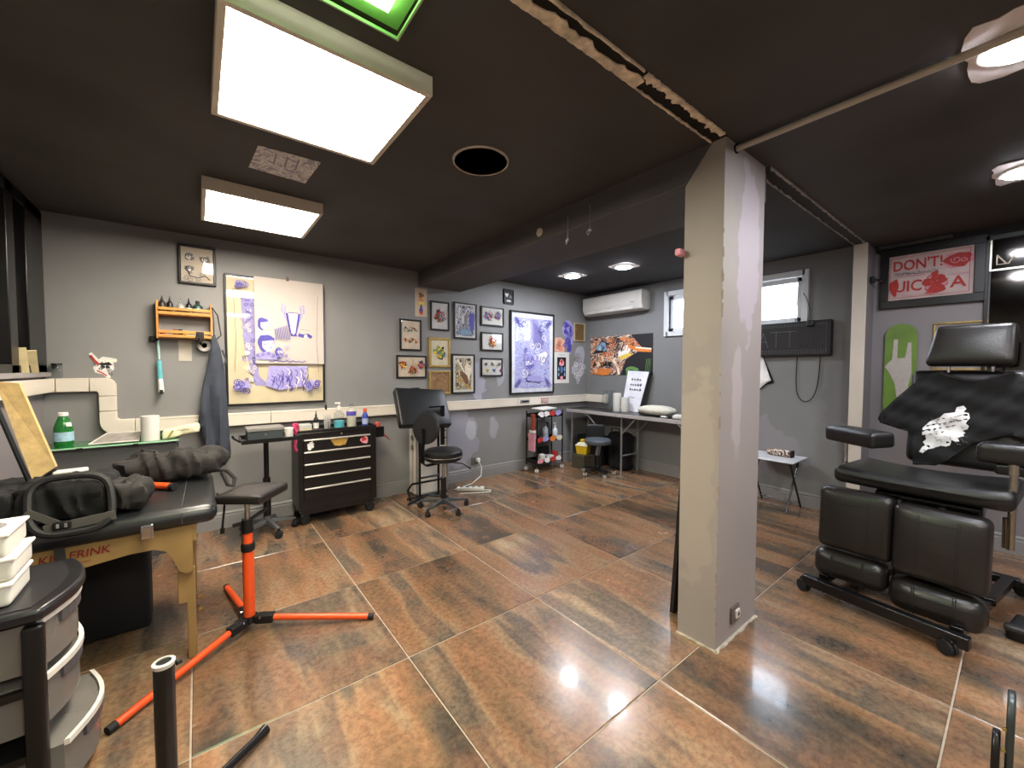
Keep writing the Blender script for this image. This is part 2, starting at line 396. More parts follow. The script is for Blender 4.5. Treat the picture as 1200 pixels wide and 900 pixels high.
# right wall with two small windows, y 2.0..2.82 and y 1.35..2.0 ... openings z 1.80..2.31
W1, W2 = (2.13, 2.82), (1.35, 1.98); WZ = (1.80, 2.30)
b = MB(); b.bx(XR, XR+.18, .84, YF, -.12, WZ[0]); b.bx(XR, XR+.18, .84, YF, WZ[1], 2.7)
b.bx(XR, XR+.18, W1[1], YF, *WZ); b.bx(XR, XR+.18, W2[1], W1[0], *WZ); b.bx(XR, XR+.18, .84, W2[0], *WZ)
struct('wall_right', b, m_wallB)
b = MB(); b.bx(XR, XR+.18, YB, .84, -.12, 2.7); struct('wall_right_front', b, m_wallC)
b = MB(); b.bx(XR-.012, XR-.001, YB, .835, 2.36, ZC); struct('trim_1', b, mat('black_wall_band', '201e1f', .8))
# stub of the removed partition with its white strip
b = MB(); b.bx(4.42, XR, .845, .925, 0, ZC); struct('trim_2', b, [m_wallC])
b = MB(); b.bx(4.408, 4.42, .838, .932, 0, ZC-.01); struct('trim_3', b, mat('cream_strip', 'b9b0a4', .5, var=.08, scale=3), bevel=.003)

# ---- ceilings
b = MB(); b.bx(XL-.1, XR+.2, YB-.15, .945, ZC, ZC+.2); b.bx(XL-.1, 2.4, .945, YF+.1, ZC, ZC+.2); ceiling = struct('ceiling', b, m_ceil)
b = MB(); b.bx(2.4, XR+.2, .945, YF+.1, ZA, ZA+.15); struct('ceiling_alcove', b, mat('alcove_ceiling_paint', '38383a', .85, var=.12, scale=2, bump=.1, bscale=30))
# beam between pillar and back wall
b = MB(); b.bx(1.93, 2.47, .90, YF, 2.26, ZC+.05); struct('trim_4', b, m_beam, bevel=.01)
# scar of the removed partition across the ceiling: bare plaster edges and torn filler
m_plaster = mat('bare_plaster', 'd2c3ab', .9, var=.35, scale=25, bump=.6, bscale=60)
m_groove = mat('dark_groove', '17130f', .95, var=.3, scale=20)
rnd = random.Random(7)
def ragged(x0, x1, ya, yb, n, j, z=ZC):
    """ragged strip: outer edge straight, inner edge torn"""
    v = []; k = MB()
    lo = [(x0+(x1-x0)*i/n, ya+rnd.uniform(-j, j)*.2) for i in range(n+1)]
    hi = [(x0+(x1-x0)*i/n, yb+rnd.uniform(-j, j)) for i in range(n+1)]
    for i in range(n):
        k.prism([lo[i], lo[i+1], hi[i+1], hi[i]], z-.007-rnd.random()*.004, z+.002, 'z')
    return k
scar = MB(); scar.bx(XL, 1.93, .87, .945, ZC-.003, ZC+.001)
scar = struct('trim_5', scar, m_groove)
for args in ((XL, 1.32, .945, .905, 90, .012), (1.3, 1.92, .945, .938, 30, .003), (XL, 1.28, .868, .876, 60, .003), (1.3, 1.9, .868, .893, 44, .010)):
    o = ragged(*args).build('plaster_edge', m_plaster, scar, smooth=0)
sc2 = MB(); sc2.bx(2.39, 4.42, .862, .93, ZC-.004, ZC+.001); sc2 = struct('trim_6', sc2, mat('old_dark_paint', '2b2a2b', .9))
for ya, yb in ((.936, .928), (.856, .866)):
    o = ragged(2.4, 4.42, ya, yb, 70, .006).build('plaster_edge', mat('grey_plaster', '96918e', .9, var=.3, scale=20), sc2, smooth=0)

# ---- pillar with its diagonal paint line at the top
def pillar_mat():
    return wall_material('pillar_paint', '8f8681', [(1.93, .98, 1.9, .16, .4, '8f867e'), (2.2, .87, 1.95, .12, .3, 'a1959a'), (1.93, 1.0, .8, .1, .2, '968c84'), (2.1, .87, 1.2, .05, .2, 'a09593')])
b = MB(); x0, x1, y0, y1 = 1.925, 2.38, .878, 1.068
b.bx(x0, x1, y0, y1, 0, 2.255)
b.add([(x0, y0, 2.255), (x1, y0, 2.255), (x1, y1, 2.255), (x0, y1, 2.255), (x0, y0, ZC), (x1, y0, ZC), (x1, y0+.06, ZC), (x0, y0+.055, ZC)],
      [(0, 1, 5, 4), (1, 2, 6, 5), (2, 3, 7, 6), (3, 0, 4, 7), (4, 5, 6, 7)])
pil = struct('pillar', b, pillar_mat(), smooth=0)
# plaster crumbs along the pillar foot and its chipped corner
rnd = random.Random(2); mfoot = mat('foot_plaster', 'a89d8c', .9, var=.25, scale=30)
def foot_strip(p, q, nrm, n):
    b = MB(); p, q, nrm = Vector(p), Vector(q), Vector(nrm)
    w_ = [rnd.uniform(.009, .020) for _ in range(n+1)]
    for i in range(n):
        a, c = p.lerp(q, i/n), p.lerp(q, (i+1)/n); b.prism([tuple(a), tuple(c), tuple(c+nrm*w_[i+1]), tuple(a+nrm*w_[i])], 0, .005, 'z')
    b.build('foot_plaster', mfoot, pil, smooth=0)
foot_strip((x0-.012, y0), (x1+.005, y0), (0, -1), 26); foot_strip((x0, y0-.012), (x0, y1), (-1, 0), 14)
b = MB()
for i in range(26):
    z = rnd.uniform(.05, 1.5) if i < 16 else rnd.uniform(1.6, 2.0); b.box((x0+rnd.uniform(-.001, .004), y0+rnd.uniform(-.001, .003), z), (.008, .008, rnd.uniform(.01, .05)), (0, 0, rnd.random()))
b.build('chipped_corner', mat('chip', '8b7f74', .95), pil, kind='stuff')

# ---- baseboards
m_base = wall_material('baseboard_paint', '838180')
def baseboard(name, pts, inward):
    b = MB(); (ax, ay), (bx_, by) = pts
    d = Vector((bx_-ax, by-ay)); ln = d.length; d.normalize(); n = Vector(inward)
    prof = [(0, 0), (.016, 0), (.016, .105), (.010, .112), (.014, .118), (.014, .128), (.006, .14), (0, .14)]
    vs = []
    for (px, py) in ((ax, ay), (bx_, by)):
        for o_, z in prof: vs.append((px+n.x*o_, py+n.y*o_, z))
    k = len(prof); b.add(vs, [tuple(range(k)), tuple(reversed(range(k, 2*k)))]+[(i, (i+1) % k, k+(i+1) % k, k+i) for i in range(k)])
    struct(name, b, m_base, smooth=20)
baseboard('baseboard_back', ((XL, YF), (XR, YF)), (0, -1))
baseboard('baseboard_right', ((XR, YF), (XR, .93)), (-1, 0))
baseboard('baseboard_left', ((XL, YB), (XL, YF)), (1, 0))
baseboard('baseboard_front', ((XL, YB), (XR, YB)), (0, 1))
baseboard('baseboard_stub', ((XR, YB), (XR, .84)), (-1, 0))

# ---- windows in the right wall
m_upvc = mat('white_window_frame', 'c9cccf', .35, var=.03)
m_wglass = glass('window_glass', (.95, .97, 1))
def window(name, y0, y1, z0, z1):
    fr = MB(); t = .055
    fx0, fx1 = XR-.03, XR+.07
    fr.bx(fx0, fx1, y0-.03, y0+t-.03, z0-.03, z1+.03); fr.bx(fx0, fx1, y1-t+.03, y1+.03, z0-.03, z1+.03)
    fr.bx(fx0, fx1, y0, y1, z0-.03, z0+t-.03); fr.bx(fx0, fx1, y0, y1, z1-t+.03, z1+.03)
    root = fr.build(name, m_upvc, bevel=.004); root['kind'] = 'structure'
    s = MB(); a, c = y0+.03, y1-.03; d, e = z0+.03, z1-.03; q = .045
    s.bx(XR+.02, XR+.06, a, a+q, d, e); s.bx(XR+.02, XR+.06, c-q, c, d, e); s.bx(XR+.02, XR+.06, a, c, d, d+q); s.bx(XR+.02, XR+.06, a, c, e-q, e)
    s.build('sash', m_upvc, root, bevel=.004)
    s = MB(); s.bx(XR+.006, XR+.018, a-.004, a+.004, d, e); s.bx(XR+.006, XR+.018, c-.004, c+.004, d, e); s.build('seal', rubber, root)
    s = MB(); s.bx(XR+.038, XR+.044, a+q, c-q, d+q, e-q); s.build('pane', m_wglass, root, smooth=0)
    return root
window('window_1', *W1, *WZ); window('window_2', *W2, *WZ)
# ground outside, just below the windows, and bare branches
b = MB(); b.bx(XR+.2, 14, -6, 10, 1.55, 1.70); struct('ground_outside', b, mat('outside_ground', '5f5a50', .95, var=.3, scale=3))
t = thing('bare_shrub', 'thin bare twigs outside the small window above the black sign', 'shrub', (5.5, 1.6, 1.7))
b = MB(); rnd = random.Random(9)
for k in range(12):
    p = Vector((5.5+rnd.uniform(-.1, .1), 1.6+rnd.uniform(-.15, .15), 1.69)); pts = [p.copy()]; d = Vector((rnd.uniform(-.05, .05), rnd.uniform(-.22, .32), 1))
    for i in range(9):
        p = p+d*.16; d = d+Vector((rnd.uniform(-.1, .1), rnd.uniform(-.25, .25), 0)); pts.append(p.copy())
    b.tube(pts, [.007-.0006*i for i in range(len(pts))], 5)
b.build('twig', mat('grey_bark', '7d7870', .9), t)

# ---- left window: black frame with beige blinds behind
m_bframe = mat('black_window_frame', '0d0c0d', .3, var=0)
b = MB(); X = XL
for ya, yb in ((1.6, 1.72), (2.55, 2.65), (3.46, 3.58), (3.78, 4.12)): b.bx(X-.06, X+.03, ya, yb, 1.32, 2.40)
b.bx(X-.06, X+.03, 1.6, 4.12, 2.33, 2.40); b.bx(X-.06, X+.03, 1.6, 4.12, 1.32, 1.37)
wn = b.build('window_3', m_bframe, bevel=.004); wn['kind'] = 'structure'
b = MB()
for ya, yb in ((1.72, 2.55), (2.65, 3.46), (3.58, 3.78)): b.bx(X-.02, X-.014, ya, yb, 1.37, 2.33)
b.build('pane', glass('dark_window_glass', (.75, .72, .7)), wn, smooth=0)
b = MB(); b.bx(X-.115, X-.105, 1.55, 4.12, 1.3, 2.42); b.build('blind', mat('beige_blind', '6b5f50', .8, var=.2, scale=6), wn, smooth=0)
b = MB(); b.bx(X-.02, X+.045, 1.58, 4.13, 1.292, 1.322); b.build('window_sill', mat('grey_sill', '8d8987', .5), wn, bevel=.004)

# ================================================================ CEILING FITTINGS
m_panel = mat('panel_diffuser', 'fff3e2', .5, var=0, emit=PANEL)
m_housing = mat('panel_housing', 'cfc6b6', .45, var=.03)
def light_panel(label, x0, x1, y0, y1, z=2.35, group=None):
    t = thing('ceiling_light', label, 'ceiling light', ((x0+x1)/2, (y0+y1)/2, z))
    b = MB(); f = .022
    for (a0, a1, c0, c1) in ((x0, x1, y0, y0+f), (x0, x1, y1-f, y1), (x0, x0+f, y0+f, y1-f), (x1-f, x1, y0+f, y1-f)): b.bx(a0, a1, c0, c1, z, ZC)
    b.bx(x0+f, x1-f, y0+f, y1-f, z+.03, z+.035)
    b.build('frame', m_housing, t, bevel=.002)
    b = MB(); b.bx(x0+f, x1-f, y0+f, y1-f, z+.003, z+.008); b.build('diffuser', m_panel, t, smooth=0)
    return t
light_panel('large square glowing ceiling light box, the bigger nearer one', .062, .70, 1.37, 2.005)
light_panel('square glowing ceiling light box closer to the back wall', .038, .662, 2.84, 3.46)
t = thing('ceiling_light', 'ceiling light under a green glass sheet at the top edge', 'ceiling light', (.2, .95, 2.38))
b = MB(); b.bx(-.14, .517, .58, 1.245, 2.378, 2.386); b.build('glass_sheet', glass('green_glass', (.74, .95, .68), .0), t, smooth=0)
b = MB()
for a in ((-.14, .517, .58, .586), (-.14, .517, 1.239, 1.245), (-.14, -.134, .586, 1.239), (.511, .517, .586, 1.239)): b.bx(*a, 2.3775, 2.3865)
b.build('glass_edge', mat('green_glass_edge', 'a9cf98', .3, var=0), t, smooth=0)
b = MB()
for a in ((-.135, .512, 1.18, 1.24), (-.135, .512, .585, .65), (-.135, -.08, .65, 1.18), (.46, .512, .65, 1.18)): b.bx(*a, 2.405, ZC)  # green plate put in so the rim under the glass looks lit green
b.build('green_glow_border', mat('green_glow_border', 'a9cf8a', .5, var=.1), t, smooth=0)
b = MB(); b.bx(-.08, .46, .65, 1.18, 2.39, ZC); b.build('diffuser', mat('green_tinted_diffuser', 'f2ffe6', .5, var=0, emit=3.5), t)
for y in (-.9,):  # extra panel out of view, adding light from behind the camera
    light_panel('unseen square ceiling light box added behind the camera', .2, .82, y-.31, y+.31)
# downlights with torn white foil round them
m_led = mat('led_disc', 'f4f7ff', .5, var=0, emit=SPOT)
m_led2 = mat('led_disc_cool', 'f0f5ff', .5, var=0, emit=SPOT*1.35)
m_foil = mat('torn_white_paper', 'd8cfcb', .5, var=.06)
def downlight(label, cx, cy, z, r, foil, seed, m=None):
    t = thing('downlight', label, 'ceiling light', (cx, cy, z)); rn = random.Random(seed)
    b = MB(); b.lathe((cx, cy, z-.014), [(r*.9, .0), (r*1.08, .004), (r*1.1, .014)], 28); b.build('rim', white_plastic, t)
    b = MB(); b.lathe((cx, cy, z-.016), [(r*.9, .0), (r*.9, .004)], 28); b.build('lens', m or m_led, t)
    b = MB(); hx, hy = foil; pts = []
    for k in range(28):
        a = 2*PI*k/28; ca, sa = math.cos(a), math.sin(a); q = max(abs(ca), abs(sa)); pts.append((cx+hx*ca/q*rn.uniform(.88, 1.0), cy+hy*sa/q*rn.uniform(.88, 1.0)))
    b.prism(pts, z-.003, z-.0005, 'z'); b.build('torn_paper', m_foil, t, smooth=0)
downlight('round ceiling downlight left of the two above the corner, near the air conditioner', 3.55, 3.37, ZA, .09, (.14, .14), 1, m_led2)
downlight('round ceiling downlight right of the two above the corner', 3.66, 2.72, ZA, .09, (.14, .14), 2, m_led2)
downlight('ceiling downlight with torn white paper beside the cream pipe at top right', 2.13, .02, ZC, .11, (.21, .15), 3)
downlight('ceiling downlight with torn white paper at the right edge, above the poster', 3.50, .02, ZC, .10, (.19, .13), 4)
downlight('unseen ceiling downlight added above the right side behind the camera', 2.9, -1.3, ZC, .10, (.16, .13), 5)  # this and the next are unseen lamps added behind the camera
downlight('unseen ceiling downlight added above the middle behind the camera', 1.4, -1.5, ZC, .10, (.16, .13), 6)
# cream conduit pipe under the ceiling
t = thing('ceiling_pipe', 'cream painted pipe running across the ceiling from the pillar', 'pipe', (2.03, 0, 2.40))
b = MB(); b.tube([(2.03, .90, 2.395), (2.03, -2.15, 2.395)], .014, 12); b.build('tube', mat('cream_pipe', 'a89f90', .45, var=.05), t)
b = MB(); b.tube([(2.03, .872, 2.395), (2.03, .90, 2.395)], .021, 12); b.build('collar', black_metal, t)
for y in (-.6,): b = MB(); b.box((2.03, y, 2.408), (.05, .02, .022)); b.build('clip', white_plastic, t)
# round speaker grille
t = thing('ceiling_speaker', 'round black speaker with a thin pale ring in the ceiling', 'speaker', (1.17, 1.76, ZC))
b = MB(); b.lathe((1.17, 1.76, ZC), [(.135, -.006), (.142, -.008), (.146, 0)], 40); b.lathe((1.17, 1.76, ZC), [(.135, -.001), (.135, -.006)], 40)
b.build('rim', mat('speaker_rim', 'b0a896', .4), t)
b = MB(); b.lathe((1.17, 1.76, ZC), [(.0001, -.003), (.06, -.0035), (.134, -.003)], 40); b.build('grille', mat('speaker_grille', '26282a', .6, var=.5, scale=10), t)
b = MB()
for k in range(-5, 6): hw = math.sqrt(.125**2-(k*.022)**2); b.bx(1.17+k*.022-.002, 1.17+k*.022+.002, 1.76-hw, 1.76+hw, ZC-.006, ZC-.003)
b.build('grille_bars', mat('grille_bar', '3a3d40', .5), t, kind='stuff')

# ================================================================ ART HELPERS (local plane: x right, z up, -y outward)
class Art:
    def __init__(s, w, h, y0=-.001, seed=1): s.b = MB(); s.w = w; s.h = h; s.y = y0; s.r = random.Random(seed); s.l = 0
    def lay(s): s.l += 1; return s.y-.00035*s.l
    def poly(s, pts, col, y=None):
        y = s.lay() if y is None else y; s.b.m = ci(col); s.b.prism(pts, y, y+.0003, 'y'); return s
    def blob(s, cx, cz, r, col, irr=.2, n=12, sx=1, sz=1, rot=0, y=None):
        P = []; ph = s.r.random()*6
        for k in range(n):
            a = 2*PI*k/n; q = r*(1+irr*math.sin(a*3+ph)*.6+irr*s.r.uniform(-.5, .5)); x, z = q*math.cos(a)*sx, q*math.sin(a)*sz
            P.append((cx+x*math.cos(rot)-z*math.sin(rot), cz+x*math.sin(rot)+z*math.cos(rot)))
        return s.poly(P, col, y)
    def line(s, pts, wd, col, y=None):
        y = s.lay() if y is None else y; s.b.m = ci(col); vs = []; n = len(pts)
        for i, p in enumerate(pts):
            a = Vector(pts[max(i-1, 0)]); c = Vector(pts[min(i+1, n-1)]); d = c-a
            if d.length < 1e-9: d = Vector((1, 0))
            d.normalize(); q = Vector((-d.y, d.x))*wd/2
            vs += [(p[0]+q.x, y, p[1]+q.y), (p[0]-q.x, y, p[1]-q.y)]
        s.b.add(vs, [(2*i, 2*i+1, 2*i+3, 2*i+2) for i in range(n-1)]); return s
    def curl(s, cx, cz, r, col, wd=.002, turns=1.2, a0=None, shrink=.7):
        a0 = s.r.random()*6 if a0 is None else a0; P = []
        for k in range(14):
            t = k/13; a = a0+t*turns*2*PI; q = r*(1-shrink*t); P.append((cx+q*math.cos(a), cz+q*math.sin(a)))
        return s.line(P, wd, col)
    def flower(s, cx, cz, r, cols, line='black'):
        n = 6; ph = s.r.random()
        for k in range(n):
            a = 2*PI*k/n+ph; x, z = cx+r*.58*math.cos(a), cz+r*.58*math.sin(a)
            s.blob(x, z, r*.47, line, .1, 9); s.blob(x, z, r*.40, cols[k % len(cols)], .12, 9)
        s.blob(cx, cz, r*.42, line, .1, 9); s.blob(cx, cz, r*.35, cols[-1], .1, 9); s.curl(cx, cz, r*.3, line, r*.07, 1.4)
        return s
    def leaf(s, cx, cz, r, ang, col):
        P = []
        for k in range(9): t = k/8; P.append((r*2*t, r*.45*math.sin(PI*t)))
        for k in range(7, 0, -1): t = k/8; P.append((r*2*t, -r*.45*math.sin(PI*t)))
        c, sn = math.cos(ang), math.sin(ang); Q = [(cx+x*c-z*sn, cz+x*sn+z*c) for x, z in P]
        return s.poly(Q, col)
    def scribble(s, x0, x1, z, hgt, col, wd=.0015, n=14):
        P = [(x0+(x1-x0)*k/n, z+s.r.uniform(-.5, .5)*hgt) for k in range(n+1)]; return s.line(P, wd, col)
    def creature(s, cx, cz, r, cols):
        """a coloured flash motif: body, coils, leaves"""
        for k in range(5): s.leaf(cx, cz, r*.5, s.r.random()*6.3, s.r.choice(['green', 'black', 'grey', cols[0]]))
        for k in range(4):
            a = s.r.random()*6.3; q = r*.4*s.r.random(); s.blob(cx+q*math.cos(a), cz+q*math.sin(a), r*.48, 'black', .35, 11); s.blob(cx+q*math.cos(a), cz+q*math.sin(a), r*.42, s.r.choice(cols), .35, 11)
        s.flower(cx+s.r.uniform(-.2, .2)*r, cz+s.r.uniform(-.2, .2)*r, r*.5, cols)
        for k in range(4): a = s.r.random()*6.3; s.curl(cx+r*.7*math.cos(a), cz+r*.7*math.sin(a), r*.25, s.r.choice(['black']+cols), r*.06)
        return s
    def build(s, parent, name='drawing'): return s.b.build(name, ink_mats, parent, world=False, smooth=0)
m_pglass = glass('picture_glass', (.97, .97, .97), .03)
frame_black = mat('black_picture_frame', '0e0c0e', .4, var=.1)
def picture(label, wall, u0, u1, z0, z1, fw_=.018, frame=None, sheet=None, depth=.022, art=None, glazed=True, cat='picture', mat_border=0, name='framed_picture', inner=None, back=.001, group=None):
    cx, cz = (u0+u1)/2, (z0+z1)/2; W_, H_ = abs(u1-u0), z1-z0
    if wall == 'A': loc, rz = (cx, YF-back, cz), 0
    else: loc, rz = (XR-back, cx, cz), -PI/2
    t = thing(name, label, cat, loc, rz, group)
    frame = frame or frame_black
    b = MB(); hw, hh = W_/2, H_/2
    if fw_ > 0:
        for (a0, a1, c0, c1) in ((-hw, hw, hh-fw_, hh), (-hw, hw, -hh, -hh+fw_), (-hw, -hw+fw_, -hh+fw_, hh-fw_), (hw-fw_, hw, -hh+fw_, hh-fw_)): b.bx(a0, a1, -depth, 0, c0, c1)
        b.build('frame', frame, t, world=False, bevel=min(.004, fw_*.25))
    yp = -depth*.5 if fw_ > 0 else -.003
    b = MB(); b.bx(-hw+fw_*.9, hw-fw_*.9, yp, -.0005, -hh+fw_*.9, hh-fw_*.9); b.build('paper_sheet', sheet or paper, t, world=False, smooth=0)
    if inner is not None:
        mg, im = inner; b = MB(); b.bx(-hw+fw_+mg, hw-fw_-mg, yp-.0006, yp, -hh+fw_+mg, hh-fw_-mg); b.build('printed_image', im, t, world=False, smooth=0)
        yp -= .0006
    if art is not None:
        A = Art(W_-2*fw_, H_-2*fw_, yp, hash(label) % 1000 if False else sum(map(ord, label)) % 997); art(A); A.build(t)
    if glazed and fw_ > 0:
        b = MB(); b.bx(-hw+fw_*.9, hw-fw_*.9, -depth*.85, -depth*.85+.0015, -hh+fw_*.9, hh-fw_*.9); b.build('glass_pane', m_pglass, t, world=False, smooth=0)
    return t

# ---------------------------------------------------------------- pictures on the back wall
def a_fish(A):
    for z, c in ((A.h*.2, ['grey', 'sky']), (-A.h*.2, ['orange', 'brown'])):
        A.line([(-A.w*.38+A.w*.76*k/12, z+.018*math.sin(k*.9)) for k in range(13)], .012, c[0])
        for k in range(7): A.leaf(-A.w*.35+A.w*.1*k, z, .018, A.r.random()*6.3, A.r.choice(c+['black', 'green', 'red']))
        A.curl(0, z, .03, 'black', .004)
picture('small black framed print of two winged sword motifs, cream paper', 'A', 1.71, 1.96, 1.55, 1.89, sheet=mat('cream_paper', 'c9bba8', .7), art=a_fish)
def a_flash(A):
    for k, x in enumerate((-.33, 0, .34)): A.creature(A.w*x, A.h*(.1 if k != 1 else -.18), .056, [['orange', 'red', 'yellow'], ['brown', 'red', 'gold'], ['purple', 'red', 'orange']][k])
    A.line([(0, A.h*.4), (0, A.h*.1)], .008, 'gold'); A.line([(-.06, -A.h*.32), (0, A.h*.05), (.06, -A.h*.32)], .01, 'red')
picture('black framed landscape flash sheet with a red triangle, lowest at left', 'A', 1.67, 2.02, 1.25, 1.50, sheet=MC['cream_paper'], art=a_flash)
def a_one(c1):
    def f(A): A.creature(0, -.02 if A.h > .3 else 0, min(A.w, A.h)*.42, c1); A.creature(0, -A.h*.12, min(A.w, A.h)*.22, c1)
    return f
picture('black framed grey sheet with one coloured flower, beside the tall dark print', 'A', 2.07, 2.31, 1.79, 2.12, sheet=mat('grey_white_paper', 'c3c1c2', .6), art=a_one(['orange', 'sky', 'brown', 'red']))
gold = mat('gold_frame', 'a58a4e', .4, .3, var=.2, scale=30)
picture('gold framed sheet with a yellow flower and blue creature', 'A', 2.05, 2.32, 1.37, 1.71, fw_=.028, frame=gold, sheet=mat('cream_paper2', 'cfc6ae', .7), art=a_one(['yellow', 'green', 'blue', 'yellow']))
picture('brown gilt etched picture below the gold frame, no visible glass', 'A', 2.05, 2.32, 1.06, 1.33, fw_=.02, frame=gold, sheet=inked('etched_brown', '8c744e', ['5e4427', 'a08355', '6f3b26'], 26), glazed=False)
dk = inked('night_forest', 'd8d6dc', ['19181d', '2b2a33', '19181d', '8f8ca8', '4e4966'], 9, stretch=(1.6, 1, .7))
def a_night(A):
    for k in range(9):
        x = A.r.uniform(-.4, .3)*A.w; A.line([(x+.03*math.sin(j*.7+k), A.h*(.42-.075*j)) for j in range(8)], .006, 'white')
    A.blob(A.w*.3, 0, .06, 'purple', .3, 12, .7, 2.0); A.blob(A.w*.02, 0, .04, 'grey', .3, 12, .6, 2.5); A.blob(0, -A.h*.33, .07, 'sky', .2, 12, 1.2, .5); A.curl(0, -A.h*.33, .05, 'black', .004)
picture('tall black framed dark print with white branches and a purple figure', 'A', 2.37, 2.69, 1.71, 2.14, inner=(.018, dk), art=a_night)
brn = inked('brown_bird', 'cbbf9f', ['5b4a3c', 'b3a37c', '3c322d', 'd9cdb0'], 8, stretch=(1.3, 1, .8))
def a_bird(A):
    A.line([(-A.w*.3, -A.h*.1), (0, -A.h*.25), (A.w*.36, -A.h*.42)], .03, 'gold'); A.line([(-A.w*.3, A.h*.4), (0, A.h*.1), (A.w*.2, -A.h*.3)], .02, 'cream')
    A.blob(A.w*.22, A.h*.05, .05, 'cream', .3, 10, 1, 2); A.blob(A.w*.05, -A.h*.1, .05, 'brown', .4, 10, .8, 1.8, .6)
    for k in range(8): A.curl(A.r.uniform(-.35, .35)*A.w, A.r.uniform(-.4, .4)*A.h, .025, A.r.choice(['black', 'cream', 'brown']), .003)
picture('tall black framed brown and cream print with a wide white mat', 'A', 2.34, 2.66, 1.06, 1.53, inner=(.03, brn), art=a_bird)
def a_two(A):
    A.creature(-A.w*.22, 0, .075, ['red', 'blue', 'pink']); A.creature(A.w*.24, .01, .06, ['pink', 'grey', 'purple'])
picture('small black framed sheet with two red and blue motifs, top of three', 'A', 2.75, 3.10, 1.89, 2.13, art=a_two)
picture('small black framed sheet with one red and yellow motif, middle of three', 'A', 2.75, 3.09, 1.58, 1.81, art=a_one(['red', 'yellow', 'orange', 'pink']))
def a_six(A):
    for k in range(6): A.creature(A.w*(-.32+.32*(k % 3)), A.h*(.2 if k < 3 else -.2), .030, [['grey', 'black'], ['brown', 'green'], ['grey', 'brown'], ['yellow', 'green'], ['blue', 'purple'], ['purple', 'red']][k])
picture('small black framed sheet of six tiny motifs, bottom of three', 'A', 2.75, 3.08, 1.26, 1.49, art=a_six)
def a_girl(A):
    A.blob(0, A.h*.25, .03, 'brown', .3); A.blob(0, A.h*.12, .025, 'orange', .2); A.blob(0, -.02, .03, 'yellow', .4); A.blob(0, -A.h*.25, .03, 'purple', .3, 10, .8, 1.6); A.blob(.0, -A.h*.36, .02, 'red', .3)
picture('unframed narrow drawing of a figure under the beam end', 'A', 1.89, 2.035, 1.93, 2.24, fw_=0, sheet=mat('tan_paper', 'b9a892', .7), art=a_girl, name='paper_drawing', cat='drawing')
def a_bw(A):
    A.blob(-.03, .02, .025, 'white', .4); A.blob(.03, -.0, .022, 'grey', .4); A.blob(0, -A.h*.33, .04, 'white', .2, 10, 1, .35)
picture('tiny black framed black and white print high above the large blue one', 'A', 3.10, 3.26, 2.19, 2.38, fw_=.014, sheet=mat('dark_print', '2a292c', .6), art=a_bw)
blu = inked('blue_pen_drawing', 'd6d6e6', ['8d8cd0', 'cfcfec', '5654b0', 'dcdcf0', '7a79c8'], 13, dist=3)
def a_blue(A):
    w, h = A.w, A.h
    A.poly([(-.02, h*.43), (.08, h*.43), (.12, h*.3), (.2, h*.24), (.2, h*.12), (.06, h*.05), (-.02, h*.2)], 'lilac')
    for k in range(14): A.line([(.0+.012*k, h*.42-.012*k), (.02+.013*k, h*.28-.01*k), (.01+.012*k, h*.12-.006*k)], .003, 'purple')
    A.poly([(w*.12, -h*.02), (w*.3, h*.03), (w*.36, h*.0), (w*.3, -h*.1), (w*.22, -h*.16)], 'white')
    for k in range(16): A.curl(A.r.uniform(-.28, .3)*w, A.r.uniform(-.36, .36)*h, A.r.uniform(.03, .07), A.r.choice(['purple', 'lilac', 'white']), .010)
    A.blob(-.05, -h*.12, .11, 'lilac', .15, 14, 1, 1.1)
    for k in range(12): A.curl(-.05+A.r.uniform(-.08, .08), -h*.12+A.r.uniform(-.08, .08), .03, A.r.choice(['purple', 'white']), .009)
    A.line([(-.09, -h*.1), (-.07, -h*.14), (-.03, -h*.14), (-.01, -h*.1)], .01, 'white')
    A.blob(.03, -h*.33, .12, 'lilac', .2, 12, 1.1, .35); 
    for sx in (-1, 1):
        for sz in (-1, 1):
            for k in range(5): A.curl(sx*(w*.42-.02*k), sz*(h*.42-.02*k), .03, 'purple', .008)
    A.scribble(-w*.3, w*.3, -h*.435, .012, 'purple', .004, 40); A.scribble(-w*.3, w*.3, -h*.45, .012, 'purple', .003, 40)
picture('large black framed blue pen drawing of coiling figures, white mat', 'A', 3.20, 3.985, 1.02, 2.12, fw_=.022, sheet=mat('white_sheet', 'dcdde4', .6), inner=(.06, blu), art=a_blue, depth=.03)
def a_tarot(A):
    A.poly([(-.09, .15), (.09, .15), (.09, -.17), (-.09, -.17)], 'black')
    A.blob(0, .07, .05, 'pink', .2); A.blob(0, .09, .025, 'red', .3); A.blob(0, -.03, .035, 'blue', .3, 10, .8, 1.4)
    for x in (-.06, .06):
        for z in (-.02, -.1): A.blob(x, z, .02, 'sky', .3, 8, .7, 1.6)
    A.blob(0, -.15, .035, 'pink', .2, 10, .9, .9); A.scribble(-.07, .07, .185, .008, 'black', .003)
picture('white bordered dark card print right of the large blue drawing', 'A', 4.0, 4.31, 1.15, 1.60, fw_=0, art=a_tarot, name='art_print', cat='print')
picture('small pale framed brown plaque near the corner', 'A', 4.40, 4.63, 1.77, 2.04, fw_=.014, frame=mat('pale_wood', 'bba98a', .5), sheet=inked('brown_plaque', '7d6038', ['4a3822', '8f713f', '5b4326'], 30), glazed=False)
